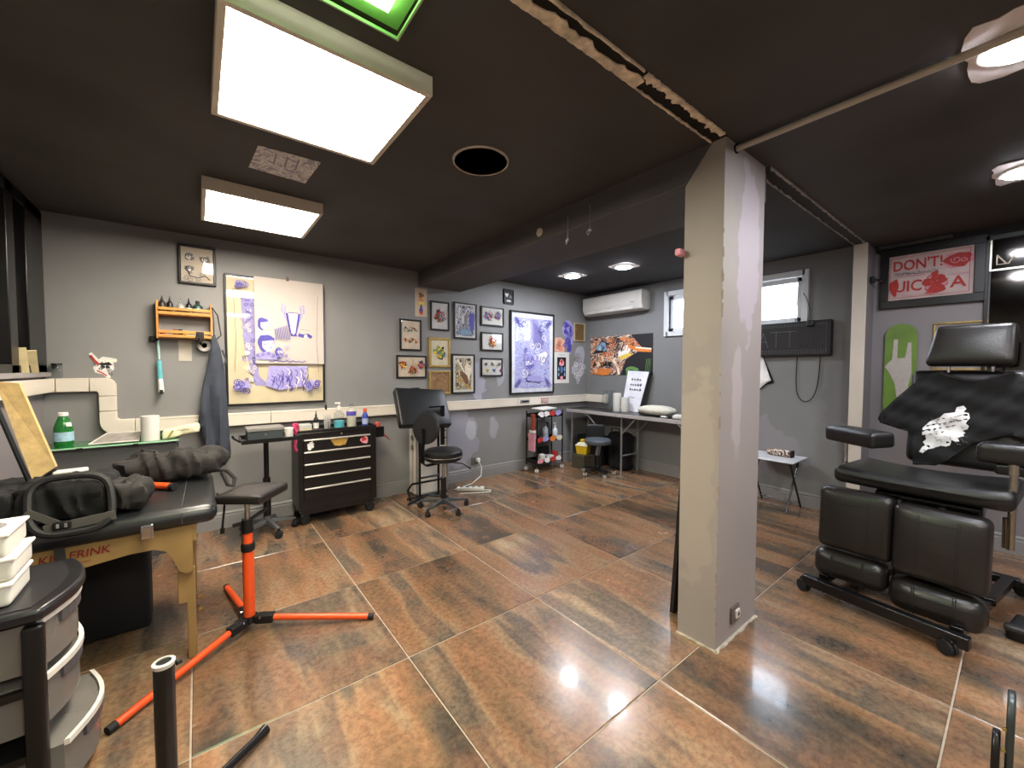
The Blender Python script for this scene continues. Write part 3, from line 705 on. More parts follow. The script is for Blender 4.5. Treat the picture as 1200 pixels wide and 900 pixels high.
# unframed cut drawings
def cutout(name, label, wall, u, z, outline, paper_col, art, cat='drawing', off=.001, tilt=0):
    loc, rz = ((u, YF-off, z), 0) if wall == 'A' else ((XR-off, u, z), -PI/2)
    t = thing(name, label, cat, loc, rz)
    b = MB(); b.prism(outline, -.0025, 0, 'y'); b.build('cut_paper', mat('paper_'+paper_col, paper_col, .7, var=.04), t, world=False, smooth=0)
    A = Art(.3, .3, -.0028, sum(map(ord, label)) % 97); art(A); A.build(t); return t
def blobby(rx, rz, n=18, irr=.12, seed=1):
    r_ = random.Random(seed); return [(rx*math.cos(2*PI*k/n)*(1+r_.uniform(-irr, irr)), rz*math.sin(2*PI*k/n)*(1+r_.uniform(-irr, irr))) for k in range(n)]
def a_orange(A):
    for k in range(6): A.curl(A.r.uniform(-.06, .06), A.r.uniform(-.06, .06), .04, A.r.choice(['red', 'brown']), .008)
cutout('paper_drawing', 'small salmon coloured sketch just above the dark card print', 'A', 4.11, 1.71, [(-.1, -.1), (.1, -.11), (.11, .06), (.02, .1), (-.09, .09)], 'd9a289', a_orange)
def a_purple(A):
    for k in range(12): A.curl(A.r.uniform(-.07, .08), A.r.uniform(-.2, .2), .04, 'purple', .014)
    A.blob(-.01, .12, .08, 'purple', .4, 14); A.blob(0, .12, .04, 'lilac', .5, 10); A.blob(.03, -.12, .05, 'purple', .3, 14, .8, 2)
cutout('paper_drawing', 'purple cut-out flower sketch left of the brown plaque', 'A', 4.28, 1.82, [(-.12, .12), (-.05, .24), (.04, .25), (.12, .17), (.12, .02), (.1, -.1), (.06, -.25), (-.01, -.2), (-.02, -.02), (-.1, .04)], '9d97c8', a_purple)
def a_grey(A):
    for k in range(14): A.curl(A.r.uniform(-.09, .1), A.r.uniform(-.22, .22), .05, A.r.choice(['white', 'grey']), .008)
    A.curl(.02, -.02, .04, 'black', .006)
cutout('paper_drawing', 'pale grey cut-out portrait sketch in the corner', 'A', 4.52, 1.42, [(.0, .28), (.09, .27), (.13, .18), (.1, .02), (.12, -.12), (.04, -.2), (-.0, -.29), (-.05, -.28), (-.05, -.17), (-.15, -.13), (-.15, -.04), (-.06, .04), (-.09, .15), (-.06, .24)], 'a5a5ac', a_grey)
# pictures left side
def a_f1(A):
    for (x, z) in ((-.05, .06), (.05, .05), (-.05, -.04)): A.blob(x, z, .032, 'grey', .4); A.blob(x, z-.005, .02, 'white', .4); A.curl(x, z, .028, 'black', .006)
    A.blob(.05, -.03, .03, 'cream', .3); A.line([(-.07, -.02), (-.05, -.09), (0, -.1), (.05, -.08), (.08, -.11)], .008, 'black')
    for k in range(6): A.curl(A.r.uniform(-.09, .09), A.r.uniform(-.12, .1), .02, 'grey', .005)
picture('small black framed black and white portrait sketch above the wall shelf', 'A', -.105, .135, 2.025, 2.335, art=a_f1, sheet=mat('beige_sheet', 'c4b8a6', .6), depth=.03)
m_sheet = mat('big_cream_sheet', 'cdbf9f', .6, var=.05)
def a_big(A):
    w, h = A.w, A.h
    # mummy-like wrapped column, hull of a bowl, roses in the corners
    A.poly([(-w*.37, h*.38), (-w*.24, h*.38), (-w*.23, 0), (-w*.2, -h*.28), (-w*.1, -h*.36), (-w*.24, -h*.36), (-w*.34, -h*.05)], 'lilac')
    for k in range(60): A.curl(-w*.29+A.r.uniform(-.05, .05), A.r.uniform(-.36, .36)*h, .018, A.r.choice(['purple', 'cream', 'lilac']), .005)
    A.poly([(-w*.1, -h*.2), (w*.32, -h*.2), (w*.28, -h*.37), (0, -h*.4), (-w*.14, -h*.36)], 'lilac')
    for k in range(40): x = w*(-.1+.4*A.r.random()); z = -h*A.r.uniform(.22, .36); A.line([(x, z), (x+.02, z-.02), (x+.01, z-.06)], .006, A.r.choice(['purple', 'purple', 'cream']))
    A.scribble(-w*.1, w*.3, -h*.16, .02, 'purple', .006, 30)
    for sx in (-1, 1):
        cx, cz = sx*w*.36, -h*.37
        for k in range(5): A.leaf(cx, cz, .035, .5+sx*.3+k*.8, 'lilac'); 
        for k in range(7): A.curl(cx+A.r.uniform(-.05, .05), cz+A.r.uniform(-.03, .05), .03, 'purple', .006)
        A.line([(sx*w*.44, h*.4), (sx*w*.42, 0), (sx*w*.44, -h*.25)], .003, 'brown')
    for k in range(6): A.curl(-w*.36+A.r.uniform(-.05, .05), h*.43+A.r.uniform(-.02, .02), .025, 'purple', .006)
picture('large black framed purple ink drawing with roses, left wall poster', 'A', .185, .955, 1.035, 2.145, fw_=.016, sheet=m_sheet, art=a_big, depth=.03)
t = thing('drawing_sheet', 'white sheet with a violet pen trophy and faces, hung over the poster', 'drawing', (.67, YF-.045, 1.77))
b = MB(); b.bx(-.275, .275, -.002, 0, -.375, .375); b.build('paper_sheet', mat('drawing_paper', 'b9b0a9', .7, var=.02), t, world=False, smooth=0)
A = Art(.55, .75, -.003, 5)
for sx in (-1, 1):
    A.line([(sx*.035+.02, .06), (sx*.09+.02, .09), (sx*.085+.02, .16), (sx*.06+.02, .14), (sx*.07+.02, .06), (sx*.035+.02, -.02), (sx*.02+.02, -.1)], .012, 'lilac')
    A.line([(sx*.05+.02, .08), (sx*.035+.02, -.02), (sx*.012+.02, -.12)], .018, 'purple')
A.poly([(-.02, .08), (.06, .08), (.035, -.1), (.005, -.1)], 'white'); A.line([(-.02, .085), (.06, .085)], .006, 'purple'); A.line([(0, -.12), (.05, -.12)], .012, 'purple')
A.line([(.06, -.11), (.1, -.12), (.14, -.11), (.17, -.13)], .03, 'purple'); A.line([(.08, -.06), (.16, -.07)], .004, 'grey'); A.blob(.12, -.12, .014, 'white')
def head(x, z, r, hair):
    A.blob(x, z, r, 'purple', .1, 14, .85, 1.1); A.blob(x+r*.22, z-r*.12, r*.78, 'white', .06, 14, .8, 1.05)
    A.line([(x+r*.15, z+r*.05), (x+r*.38, z+r*.07)], r*.09, 'purple'); A.line([(x+r*.55, z+r*.05), (x+r*.75, z+r*.05)], r*.09, 'purple')
    A.line([(x+r*.47, z), (x+r*.52, z-r*.28)], r*.06, 'purple'); A.line([(x+r*.3, z-r*.5), (x+r*.62, z-r*.48)], r*.09, 'purple'); A.curl(x-r*.3, z-.1*r, r*.2, 'purple', r*.08)
    if hair: A.blob(x, z+r*.62, r*.62, 'purple', .2, 12, 1.2, .6)
head(-.215, -.03, .05, 1); A.poly([(-.27, -.08), (-.17, -.1), (-.16, -.16), (-.27, -.16)], 'white'); head(-.195, -.2, .075, 1)
A.poly([(-.27, -.29), (-.2, -.27), (-.14, -.28), (-.1, -.34), (-.27, -.34)], 'lilac'); head(-.1, -.27, .035, 1)
for k in range(16): A.curl(-.19+A.r.uniform(-.07, .16), -.31+A.r.uniform(-.03, .03), .014, 'purple', .004)
for k in range(12): A.line([(-.13+.01*k, -.07+.004*k), (-.12+.01*k, -.16)], .004, 'purple')
for k in range(10): A.curl(-.06+A.r.uniform(-.04, .05), -.2+A.r.uniform(-.13, .05), .012, 'lilac', .004)
A.build(t)
b = MB(); b.box((-.02, -.008, .383), (.02, .012, .035)); b.build('clip', mat('rust_clip', '6d5448', .5), t, world=False)

# sheet on the ceiling
t = thing('ceiling_drawing', 'grey pencil drawing taped flat on the ceiling between the two light boxes', 'drawing', (.38, 2.43, ZC))
b = MB(); b.prism([(.235, 2.57), (.25, 2.295), (.525, 2.28), (.51, 2.59)], ZC-.003, ZC-.0005, 'z'); b.build('paper_sheet', inked('pencil_drawing', 'd5d0c6', ['aaa4a6', 'c9c4bd', '8d8894'], 11), t, smooth=0)
b = MB()
for px in (.33, .38, .43): b.prism([(px-.004, 2.32), (px+.004, 2.32), (px+.008, 2.45), (px, 2.45)], ZC-.004, ZC-.0031, 'z')
b.build('pencil_lines', INK['grey'], t, smooth=0)

# ---------------------------------------------------------------- pictures on the right wall
pt = inked('wild_cat_painting', 'd9cfc0', ['b2552c', 'c4683a', '2e2b28', 'b2552c', '3a352f', 'cf8b4a'], 5, stretch=(1, 1.1, 1.7), rough=.4)
def a_cat(A):
    w, h = A.w, A.h
    A.poly([(w*.02, -h*.5), (w*.5, -h*.5), (w*.5, h*.5), (w*.18, h*.5), (w*.35, h*.15), (w*.1, -h*.1)], 'black')
    A.poly([(-w*.46, h*.05), (-w*.3, h*.42), (-w*.18, h*.3), (-w*.22, h*.1)], 'black'); A.blob(-w*.3, h*.22, .08, 'sky', .35, 12, 1.2, .8); A.blob(-w*.29, h*.22, .04, 'blue', .4)
    A.poly([(-w*.02, h*.1), (w*.1, h*.25), (w*.22, h*.2), (w*.12, h*.02), (-w*.02, -.02)], 'white'); A.poly([(0, -h*.02), (w*.16, h*.06), (w*.2, -.0), (w*.02, -h*.12)], 'yellow')
    for k in range(9): A.line([(-w*.2+.04*k, h*.45), (-w*.1+.045*k, h*.3), (-w*.16+.05*k, h*.12)], .014, A.r.choice(['orange', 'cream', 'black', 'brown']))
    A.line([(w*.15, h*.22), (w*.3, h*.12), (w*.48, h*.1)], .05, 'orange'); A.line([(w*.25, h*.18), (w*.48, h*.13)], .02, 'cream')
    for k in range(5): A.blob(-w*.42+.07*k, -h*.22, .035, A.r.choice(['white', 'cream', 'black']), .5)
    A.blob(-w*.28, -h*.42, .1, 'orange', .2, 12, 1.8, .5); A.line([(-w*.1, -h*.1), (-.02, -h*.3), (0, -h*.48)], .04, 'cream')
    A.blob(w*.2, -h*.42, .09, 'green', .2, 12, 1.2, .9); A.blob(w*.2, -h*.44, .05, 'black', .2, 12, 1.2, .9)
    for k in range(14): A.curl(A.r.uniform(-.45, .1)*w, A.r.uniform(-.4, .45)*h, .03, A.r.choice(['orange', 'black', 'white', 'cream', 'brown']), .008)
    for k in range(4): A.line([(w*.42+.02*k, -h*.1), (w*.4+.02*k, -h*.48)], .006, 'green')
picture('unframed orange and black painting of an abstract big cat below the air conditioner', 'B', 3.01, 4.07, 1.27, 1.83, fw_=0, sheet=pt, art=a_cat, name='canvas_painting', cat='painting')
b = MB(); 
# poster with red lettering
t = thing('framed_poster', 'black framed red and white poster lettered DON\'T high on the right wall', 'poster', (XR-.001, .50, 2.125), -PI/2)
b = MB()
for (a0, a1, c0, c1) in ((-.30, .30, .185, .25), (-.30, .30, -.25, -.185), (-.30, -.245, -.185, .185), (.235, .30, -.185, .185)): b.bx(a0, a1, -.035, 0, c0, c1)
b.build('frame', mat('wide_black_frame', '120f10', .35), t, world=False, bevel=.003)
b = MB(); b.bx(-.25, .24, -.018, -.001, -.187, .187); b.build('paper_sheet', mat('pink_white_paper', 'c9b3b0', .6), t, world=False, smooth=0)
A = Art(.48, .37, -.019, 3); A.b.m = ci('red')
A.blob(.15, .09, .075, 'pink', .2, 16, 1.1, .8); A.blob(.15, .09, .065, 'red', .25, 16, 1.1, .8); A.curl(.14, .09, .03, 'pink', .006); A.curl(.18, .08, .02, 'pink', .005)
A.flower(.03, -.07, .07, ['red', 'pink'], 'red'); A.blob(.03, -.13, .04, 'red', .4, 10, 1.4, .6); A.blob(-.21, -.08, .035, 'red', .4, 12, .8, 2); A.blob(.03, .0, .02, 'red', .3)
for k in range(5): A.leaf(.03, -.08, .04, .4+k*1.3, 'red')
A.scribble(-.21, .05, .03, .03, 'grey', .004, 60); A.scribble(-.19, .0, .01, .02, 'pink', .004, 40); A.scribble(.1, .21, -.02, .012, 'pink', .003, 30); A.scribble(-.16, .02, -.15, .01, 'pink', .003, 30)
for x0_, x1_, z0_, z1_ in ((-.235, .215, .165, .168), (-.235, .215, -.168, -.165), (-.235, -.232, -.168, .168), (.212, .215, -.168, .168)): A.poly([(x0_, z0_), (x1_, z0_), (x1_, z1_), (x0_, z1_)], 'red')
A.build(t)
text_mesh('lettering', "DON'T!", .115, INK['red'], t, (-.075, -.0225, .095), ext=.0006, sx=.75, bold=.002)
text_mesh('lettering', "UIC", .125, INK['red'], t, (-.125, -.0225, -.08), ext=.0006, sx=.8, bold=.002)
text_mesh('lettering', "A", .125, INK['red'], t, (.155, -.0225, -.085), ext=.0006, sx=1.0, bold=.002)
b = MB(); b.bx(-.246, .236, -.03, -.0285, -.186, .186); b.build('glass_pane', m_pglass, t, world=False, smooth=0)

# skateboard deck with hand sign
t = thing('skateboard_deck', 'green skateboard deck with a speckled white hand sign, on the wall behind the chair', 'skateboard', (XR-.02, .655, 1.36), -PI/2)
pts = []
for k in range(13): a = PI*k/12; pts.append((.10*math.cos(a), .28+.10*math.sin(a)))
for k in range(13): a = PI+PI*k/12; pts.append((.10*math.cos(a), -.32+.10*math.sin(a)))
b = MB(); b.prism(pts, -.014, -.002, 'y'); b.build('deck', mat('green_deck', '5c7a2c', .35, var=.25, scale=5, coat=.3), t, world=False, bevel=.003)
b = MB()
hand = [(-.075, .05), (-.05, .08), (-.042, .25), (-.018, .25), (-.018, .09), (.03, .095), (.045, .22), (.065, .22), (.068, .1), (.072, -.03), (.055, -.14), (.06, -.26), (-.01, -.26), (-.03, -.12), (-.07, -.02), (-.095, .02)]
b.prism(hand, -.0155, -.0138, 'y'); b.build('hand_print', inked('speckled_white', 'b5aea8', ['a9a29b', '54423c', 'bdb6b0', '7c6a62'], 110), t, world=False, smooth=0)
# long dark cover under the ceiling and small black bracket
b = MB(); b.bx(XR-.05, XR-.014, .38, .82, 2.385, 2.415); tag(b.build('cable_cover', mat('grey_cover', '3d3a3b', .6), bevel=.004), 'long dark grey cable cover under the ceiling above the poster', 'cable cover')
t = thing('wall_bracket', 'small black bracket on the wall between cream strip and poster', 'bracket', (4.6, .835, 2.12))
b = MB(); b.box((4.55, .825, 2.12), (.06, .03, .05)); b.build('body', black_plastic, t, bevel=.006)
b = MB(); b.tube([(4.55, .815, 2.12), (4.56, .79, 2.11), (4.62, .78, 2.1)], .008, 8); b.build('arm', black_metal, t)
# framed piece hidden behind the headrest, gold corner showing
picture('gold edged frame showing just above the chair headrest', 'B', .17, .47, 1.35, 1.73, fw_=.014, frame=gold, sheet=mat('grey_sheet', '8a8482', .6))
# big dark mirror at the right edge
t = thing('wall_mirror', 'large dark mirror with thin pale edge at the right edge', 'mirror', (XR-.02, -.5, 1.6), -PI/2)
m_mirror = mat('dark_mirror', '5a5856', .06, 1, var=0)
b = MB(); b.bx(-.68, 1.3, -.012, .018, .50, .715); b.build('upper_panel', m_mirror, t, world=False, smooth=0)
b = MB(); b.bx(-.68, 1.3, -.012, .018, -.8, .485); b.build('lower_panel', m_mirror, t, world=False, smooth=0)
b = MB(); b.bx(-.68, 1.3, -.016, .018, .487, .498); b.bx(-.69, -.68, -.016, .018, .487, .715); b.build('edge_strip', mat('pale_metal_edge', 'c9c6b8', .3, .6), t, world=False, smooth=0)
b = MB(); b.bx(-.71, -.691, -.02, .018, -.8, .75); b.bx(-.71, 1.3, -.02, .018, .716, .75); b.build('frame', frame_black, t, world=False, bevel=.002)
A = Art(.2, .2, -.0165, 2); A.line([(-.655, .6), (-.655, .53), (-.6, .53), (-.57, .6), (-.6, .6)], .008, 'cream'); A.line([(-.655, .6), (-.61, .53)], .008, 'cream'); A.build(t, 'arrow_reflection')  # reflection of an arrow sign, drawn straight onto the mirror

# ---------------------------------------------------------------- black TATTOO light sign with cables
t = thing('light_sign', 'black unlit panel sign reading TATTOO below the window', 'sign', (XR-.001, 1.52, 1.655), -PI/2)
b = MB(); b.rbox((.0, -.03, 0), (.80, .055, .34), .012, 8); b.build('panel', mat('sign_black', '1b1b1e', .5, var=.1), t, world=False)
b = MB(); led = mat('unlit_led_dot', '85858c', .35, var=0)
def dots(x0_, z0_, x1_, z1_, st=.011):
    n = max(1, int(math.hypot(x1_-x0_, z1_-z0_)/st))
    for k in range(n+1): b.box((x0_+(x1_-x0_)*k/n, -.0595, z0_+(z1_-z0_)*k/n), (.005, .004, .005))
letters = dict(T=[(-.5, 1, .5, 1), (0, 1, 0, -1)], A=[(-.45, -1, 0, 1), (0, 1, .45, -1), (-.25, -.2, .25, -.2)])
x = -.29
for ch in 'TATTOO':
    if ch == 'O':
        for k in range(16):
            a0_, a1_ = 2*PI*k/16, 2*PI*(k+1)/16; dots(x+.045*math.cos(a0_), .075*math.sin(a0_), x+.045*math.cos(a1_), .075*math.sin(a1_), .02)
    else:
        for (p, q, r_, s_) in letters[ch]: dots(x+p*.1, q*.075, x+r_*.1, s_*.075)
    x += .118
for z in (.125, .14, -.11, -.125, -.14): dots(-.36, z, .36, z, .02)
for xx in (-.36, .36): dots(xx, -.12, xx, .12, .02)
b.build('letter_dots', led, t, world=False, smooth=0, kind='stuff')
b = MB()
for xx in (-.36, -.28, .1, .2): b.tube([(xx, -.02, .165), (xx, -.02, .2)], .004, 6)
b.build('hanger', black_metal, t, world=False)
t = thing('plug_adapter', 'black plug adapter hanging over the top edge of the black sign', 'adapter', (XR-.08, 1.27, 1.79))
b = MB(); b.rbox((XR-.085, 1.28, 1.795), (.04, .06, .06), .012, 6); b.build('body', black_plastic, t)
b = MB(); b.tube([(XR-.08, 1.28, 1.82), (XR-.05, 1.29, 1.92), (XR-.04, 1.33, 2.05), (XR-.035, 1.36, 2.1)], .003, 6); b.build('cord', rubber, t)
b = MB(); P = []
for k in range(25):
    s_ = k/24; P.append((XR-.012, 1.40+.02*math.sin(s_*3)-.19*s_-.0*s_+.03*math.sin(2*PI*s_), 1.49-.45*math.sin(PI*s_)**.7+.0*s_))
b.tube(P, .004, 6); tag(b.build('looped_cable', rubber), 'thin black cord looping down the wall below the black sign', 'cord')
# hanging white paper right of the pillar
t = thing('hanging_cloth', 'white and black cloth hanging on the wall, half hidden by the pillar', 'cloth', (XR-.02, 1.75, 1.3))
b = MB()
b.sheet([(1.72, 1.5), (1.70, 1.47), (1.625, 1.24), (1.66, 1.22), (1.72, 1.16), (1.8, 1.15), (1.84, 1.45)], .03, lambda u, v: (XR-.012-.012*abs(math.sin(u*60)), u, v)); b.build('cloth_sheet', mat('white_cloth', 'e6e4e2', .8), t, solid=.004)
b = MB(); b.sheet([(1.705, 1.49), (1.60, 1.22), (1.615, 1.21), (1.66, 1.20), (1.73, 1.14), (1.735, 1.15), (1.64, 1.235), (1.632, 1.25), (1.715, 1.48)], .02, lambda u, v: (XR-.008, u, v)); b.build('black_edge', fabric_black, t, solid=.006)

# ---------------------------------------------------------------- cable trunking
m_trunk = mat('white_trunking', 'd2c9bb', .4, var=.06, scale=3)
TD = .055
tr = MB(); tr.bx(XL, XL+TD, 1.2, 2.9, 1.185, 1.278); trk = struct('trim_7', tr, m_trunk, bevel=.004)
def cover(mb): return mb.build('cover_section', m_trunk, trk, bevel=.004)
b = MB(); b.bx(XL, XL+TD, 2.903, 4.1, 1.185, 1.278); cover(b)
b = MB(); b.bx(XL, -.775, YF-TD, YF, 1.185, 1.28); cover(b)
b = MB(); b.bx(-.772, -.612, YF-TD, YF, 1.185, 1.28); cover(b)
P = [(-.609, 1.185), (-.609, 1.28)]+[(-.53+.055*math.cos(PI/2-PI/2*k/6), 1.225+.055*math.sin(PI/2-PI/2*k/6)) for k in range(7)]+[(-.475, 1.15), (-.565, 1.15), (-.565, 1.17), (-.575, 1.185)]
b = MB(); b.prism(P, YF-TD, YF, 'y'); cover(b)
b = MB(); b.bx(-.565, -.475, YF-TD, YF, 1.04, 1.147); cover(b)
P = [(-.565, 1.037), (-.475, 1.037), (-.475, .985), (-.46, .972), (-.38, .972), (-.38, .868)]+[(-.475-.09*math.sin(PI/2*k/6), .958-.09*math.cos(PI/2*k/6)) for k in range(7)]
b = MB(); b.prism(P, YF-TD, YF, 'y'); cover(b)
for xa, xb in ((-.377, .5), (.503, 1.9), (1.903, 3.3), (3.303, 4.645)):
    b = MB(); b.bx(xa, xb, YF-TD, YF, .868+.0*xa, .972); cover(b)
b = MB(); b.bx(XR-TD, XR, 3.75, YF, .868, .975); b.bx(XR-TD-.005, XR, 3.73, 3.76, .86, .99); cover(b)
b = MB(); b.bx(-.377, 4.645, YF-TD-.002, YF-TD, .958, .961); b.build('ridge', mat('trunk_ridge', 'b9b0a2', .5), trk)
t = thing('trunking_socket', 'grey socket plate set in the white trunking above the small cart', 'socket', (3.42, YF-TD, .93))
b = MB(); b.rbox((3.42, YF-TD-.004, .925), (.16, .01, .04), .004, 6); b.build('plate', mat('socket_grey', '8c8c8c', .4), t)
b = MB(); b.bx(3.36, 3.48, YF-TD-.0105, YF-TD-.009, .915, .935); b.build('sockets', black_plastic, t)
b = MB(); b.rbox((3.77, YF-TD-.012, .93), (.13, .015, .075), .007, 6); tag(b.build('sticker', inked('peach_sticker', 'c9a5a0', ['b08a88', 'd9c3bf', '8c6a6c'], 22)), 'pinkish sticker on the white trunking above the small cart', 'sticker')
# wall socket low on the back wall with white plug, cable and strip
t = thing('wall_socket', 'low wall socket with a white plug beside the white case', 'socket', (2.66, YF, .2))
b = MB(); b.rbox((2.66, YF-.006, .225), (.09, .012, .09), .006, 6); b.build('plate', mat('dark_socket', '5e5f63', .4), t)
b = MB(); b.rbox((2.69, YF-.035, .235), (.045, .05, .05), .012, 6); b.build('plug', white_plastic, t)
b = MB(); b.tube([(2.69, YF-.055, .22), (2.72, YF-.07, .15), (2.68, 4.03, .06), (2.5, 3.95, .012), (2.3, 3.90, .01), (2.22, 3.87, .012)], .006, 8); tag(b.build('power_cable', white_plastic), 'white cable running from the low wall socket to the floor', 'cable')
t = thing('power_strip', 'white power strip lying on the floor beside the round stool', 'power strip', (2.42, 3.72, 0))
e = -.62
b = MB(); b.rbox((2.36, 3.76, .024), (.30, .055, .042), .008, 6, rot=(0, 0, e)); b.build('body', white_plastic, t)
b = MB()
for k in range(4):
    q = -.1+.065*k; b.lathe((2.36+q*math.cos(e), 3.76+q*math.sin(e), .045), [(.018, 0), (.018, .002), (.012, .0005)], 12)
b.build('socket_ring', grey_plastic, t)
b = MB(); b.tube([(2.48, 3.67, .01), (2.54, 3.62, .008), (2.5, 3.58, .008), (2.38, 3.63, .008), (2.2, 3.72, .008)], .005, 8); b.build('cord', white_plastic, t)

# ---------------------------------------------------------------- air conditioner
t = thing('air_conditioner', 'white split air conditioner high on the right wall near the corner', 'air conditioner', (XR-.001, 3.56, 2.26), -PI/2)
prof = [(0, .13), (-.19, .13), (-.205, .11), (-.205, -.05), (-.17, -.115), (-.10, -.13), (0, -.12)]
b = MB(); vs = []
for x_ in (-.5, .5):
    for (yy, zz) in prof: vs.append((x_, yy, zz))
k = len(prof); b.add(vs, [tuple(range(k)), tuple(reversed(range(k, 2*k)))]+[(i, (i+1) % k, k+(i+1) % k, k+i) for i in range(k)])
b.build('housing', mat('ac_white', 'c9c5bd', .4, var=.03), t, world=False, bevel=.012, bseg=3)
b = MB(); b.bx(-.46, .42, -.2115, -.205, -.045, .105); b.build('front_panel', MC['ac_white'], t, world=False, bevel=.005)
b = MB(); b.box((-.03, -.192, -.083), (.8, .07, .005), (R(62), 0, 0)); b.build('louvre', MC['ac_white'], t, world=False, bevel=.001)
b = MB(); b.bx(.33, .40, -.2125, -.2115, -.03, -.02); b.build('display', INK['grey'], t, world=False)
b = MB(); b.box((-.03, -.197, -.055), (.82, .004, .006)); b.build('outlet_gap', mat('gap_grey', '6a6866', .6), t, world=False)

# ---------------------------------------------------------------- beam bits
b = MB(); b.lathe((1.929, 2.15, 2.32), [(.03, 0), (.028, -.008), (.0001, -.01)], 20, 'x'); tag(b.build('beam_sensor', mat('cream_disc', 'cfc6b2', .5)), 'small round cream disc on the side of the dark ceiling beam', 'sensor')
t0 = thing('ceiling_hook', 'thin wire hook hanging from the beam edge, left of two', 'hook', (1.92, 1.86, 2.1))
b = MB(); b.tube([(0, 0, .16), (0, 0, .0), (0, .012, -.02), (0, .02, -.005), (0, .012, .01)], .003, 6); b.build('wire', steel, t0, world=False)
b = MB(); b.rbox((0, -.0, .01), (.012, .02, .018), .004, 6); b.build('clip', steel, t0, world=False)
t0.location = (1.922, 1.87, 2.19)
t1 = dup(t0, (1.922, 1.68, 2.2), .6, 'thin wire hook hanging from the beam edge, right of two')
b = MB(); b.rbox((1.90, 1.075, 1.93), (.06, .03, .035), .01, 6); tag(b.build('wall_clip', INK['pink']), 'small pinkish plastic clip stuck on the left edge of the pillar', 'clip')

# ================================================================ FURNITURE
def caster_mb(x, y, r=.025, ang=0, top=.07):
    b = MB(); c, s_ = math.cos(ang), math.sin(ang)
    for q in (-1, 1):
        b.m = 0; ox, oy = x-s_*q*.012, y+c*q*.012
        b.tf = Matrix.Translation((ox, oy, r)) @ Matrix.Rotation(ang, 4, 'Z')
        b.lathe((0, 0, 0), [(r*.5, -.009), (r, -.007), (r, .007), (r*.5, .009)], 16, 'y')
    b.m = 1; b.tf = Matrix.Translation((x, y, 0)) @ Matrix.Rotation(ang, 4, 'Z')
    b.lathe((0, 0, 0), [(.011, r*1.2), (.011, top)], 10); b.rbox((0, 0, r*1.5), (r*1.5, .016, r*1.6), .006, 6)
    b.tf = None; return b
def star_base(t, cx, cy, rad, z=.075, a0=.3, m=None, hub=.03, wheel=.025, mw=None, n=5, mc=None):
    b = MB()
    for k in range(n):
        a = a0+2*PI*k/n; dx, dy = math.cos(a), math.sin(a); px_, py_ = -dy, dx
        vs = []
        for (d, w_, zt, zb) in ((.0, .026, z+.035, z-.005), (rad*.5, .02, z+.02, z-.008), (rad, .015, z, z-.012)):
            for (q, zz) in ((-1, zb), (1, zb), (.7, zt), (-.7, zt)): vs.append((cx+dx*d+px_*w_*q, cy+dy*d+py_*w_*q, zz))
        b.add(vs, [(0, 1, 2, 3)]+[(i*4+j, i*4+(j+1) % 4, i*4+4+(j+1) % 4, i*4+4+j) for i in range(2) for j in range(4)]+[(11, 10, 9, 8)])
    b.lathe((cx, cy, z-.02), [(hub, 0), (hub*1.1, .04), (hub*.8, .07)], 16)
    b.build('star_base', m or grey_plastic, t, bevel=.003)
    for k in range(n):
        a = a0+2*PI*k/n; caster_mb(cx+rad*math.cos(a), cy+rad*math.sin(a), wheel, a+1.0, z-.005).build('caster', [mw or rubber, mc or black_plastic], t)

# ---- rolling stool with round back (behind it the padded rest and the white case)
cx, cy = 1.84, 3.42
t = thing('rolling_stool', 'black round rolling stool with oval backrest in front of the white case', 'stool', (cx, cy, 0))
star_base(t, cx, cy, .235, .075, -.2, mat('grey_metal_base', '4a4a4c', .35, .5))
b = MB(); b.lathe((cx, cy, 0), [(.028, .09), (.028, .30), (.03, .31)], 16); b.build('gas_sleeve', black_plastic, t)
b = MB(); b.lathe((cx, cy, 0), [(.014, .30), (.014, .47)], 14); b.build('gas_piston', chrome, t)
b = MB(); b.lathe((cx, cy, 0), [(.001, .47), (.14, .472), (.175, .49), (.185, .53), (.18, .565), (.16, .582), (.08, .592), (.001, .594)], 36)
b.build('seat', vinyl, t)
b = MB(); b.lathe((cx, cy, 0), [(.184, .515), (.188, .52), (.184, .525)], 36); b.build('seat_piping', mat('piping', '57554c', .4), t)
ang = R(184)  # direction of the backrest from the seat centre
d = Vector((math.cos(ang), math.sin(ang), 0)); sd = Vector((-d.y, d.x, 0)); o_ = Vector((cx, cy, 0))
b = MB()
for q in (-.012, .012): pass
pts = [o_+d*.05+Vector((0, 0, .455)), o_+d*.19+Vector((0, 0, .452)), o_+d*.222+Vector((0, 0, .48)), o_+d*.222+Vector((0, 0, .60)), o_+d*.212+Vector((0, 0, .80))]
for i in range(len(pts)-1):
    a_, c_ = pts[i], pts[i+1]; vs = []
    for P_ in (a_, c_):
        dirn = (c_-a_).normalized(); nrm = dirn.cross(sd).normalized()
        for (q, w_) in ((-1, -1), (1, -1), (1, 1), (-1, 1)): vs.append(P_+sd*.027*q+nrm*.006*w_)
    b.add(vs, [(0, 1, 2, 3), (7, 6, 5, 4)]+[(j, (j+1) % 4, 4+(j+1) % 4, 4+j) for j in range(4)])
b.build('back_bracket', black_metal, t, bevel=.002)
b = MB(); c0 = o_+d*.185+Vector((0, 0, .80)); b.tf = Matrix.Translation(c0) @ Matrix.Rotation(R(207), 4, 'Z') @ Matrix.Rotation(R(-8), 4, 'Y')
b.lathe((0, 0, 0), [(.001, -.028), (.12, -.026), (.145, -.012), (.148, .005), (.135, .018), (.001, .022)], 32, 'x'); b.build('backrest', vinyl, t)
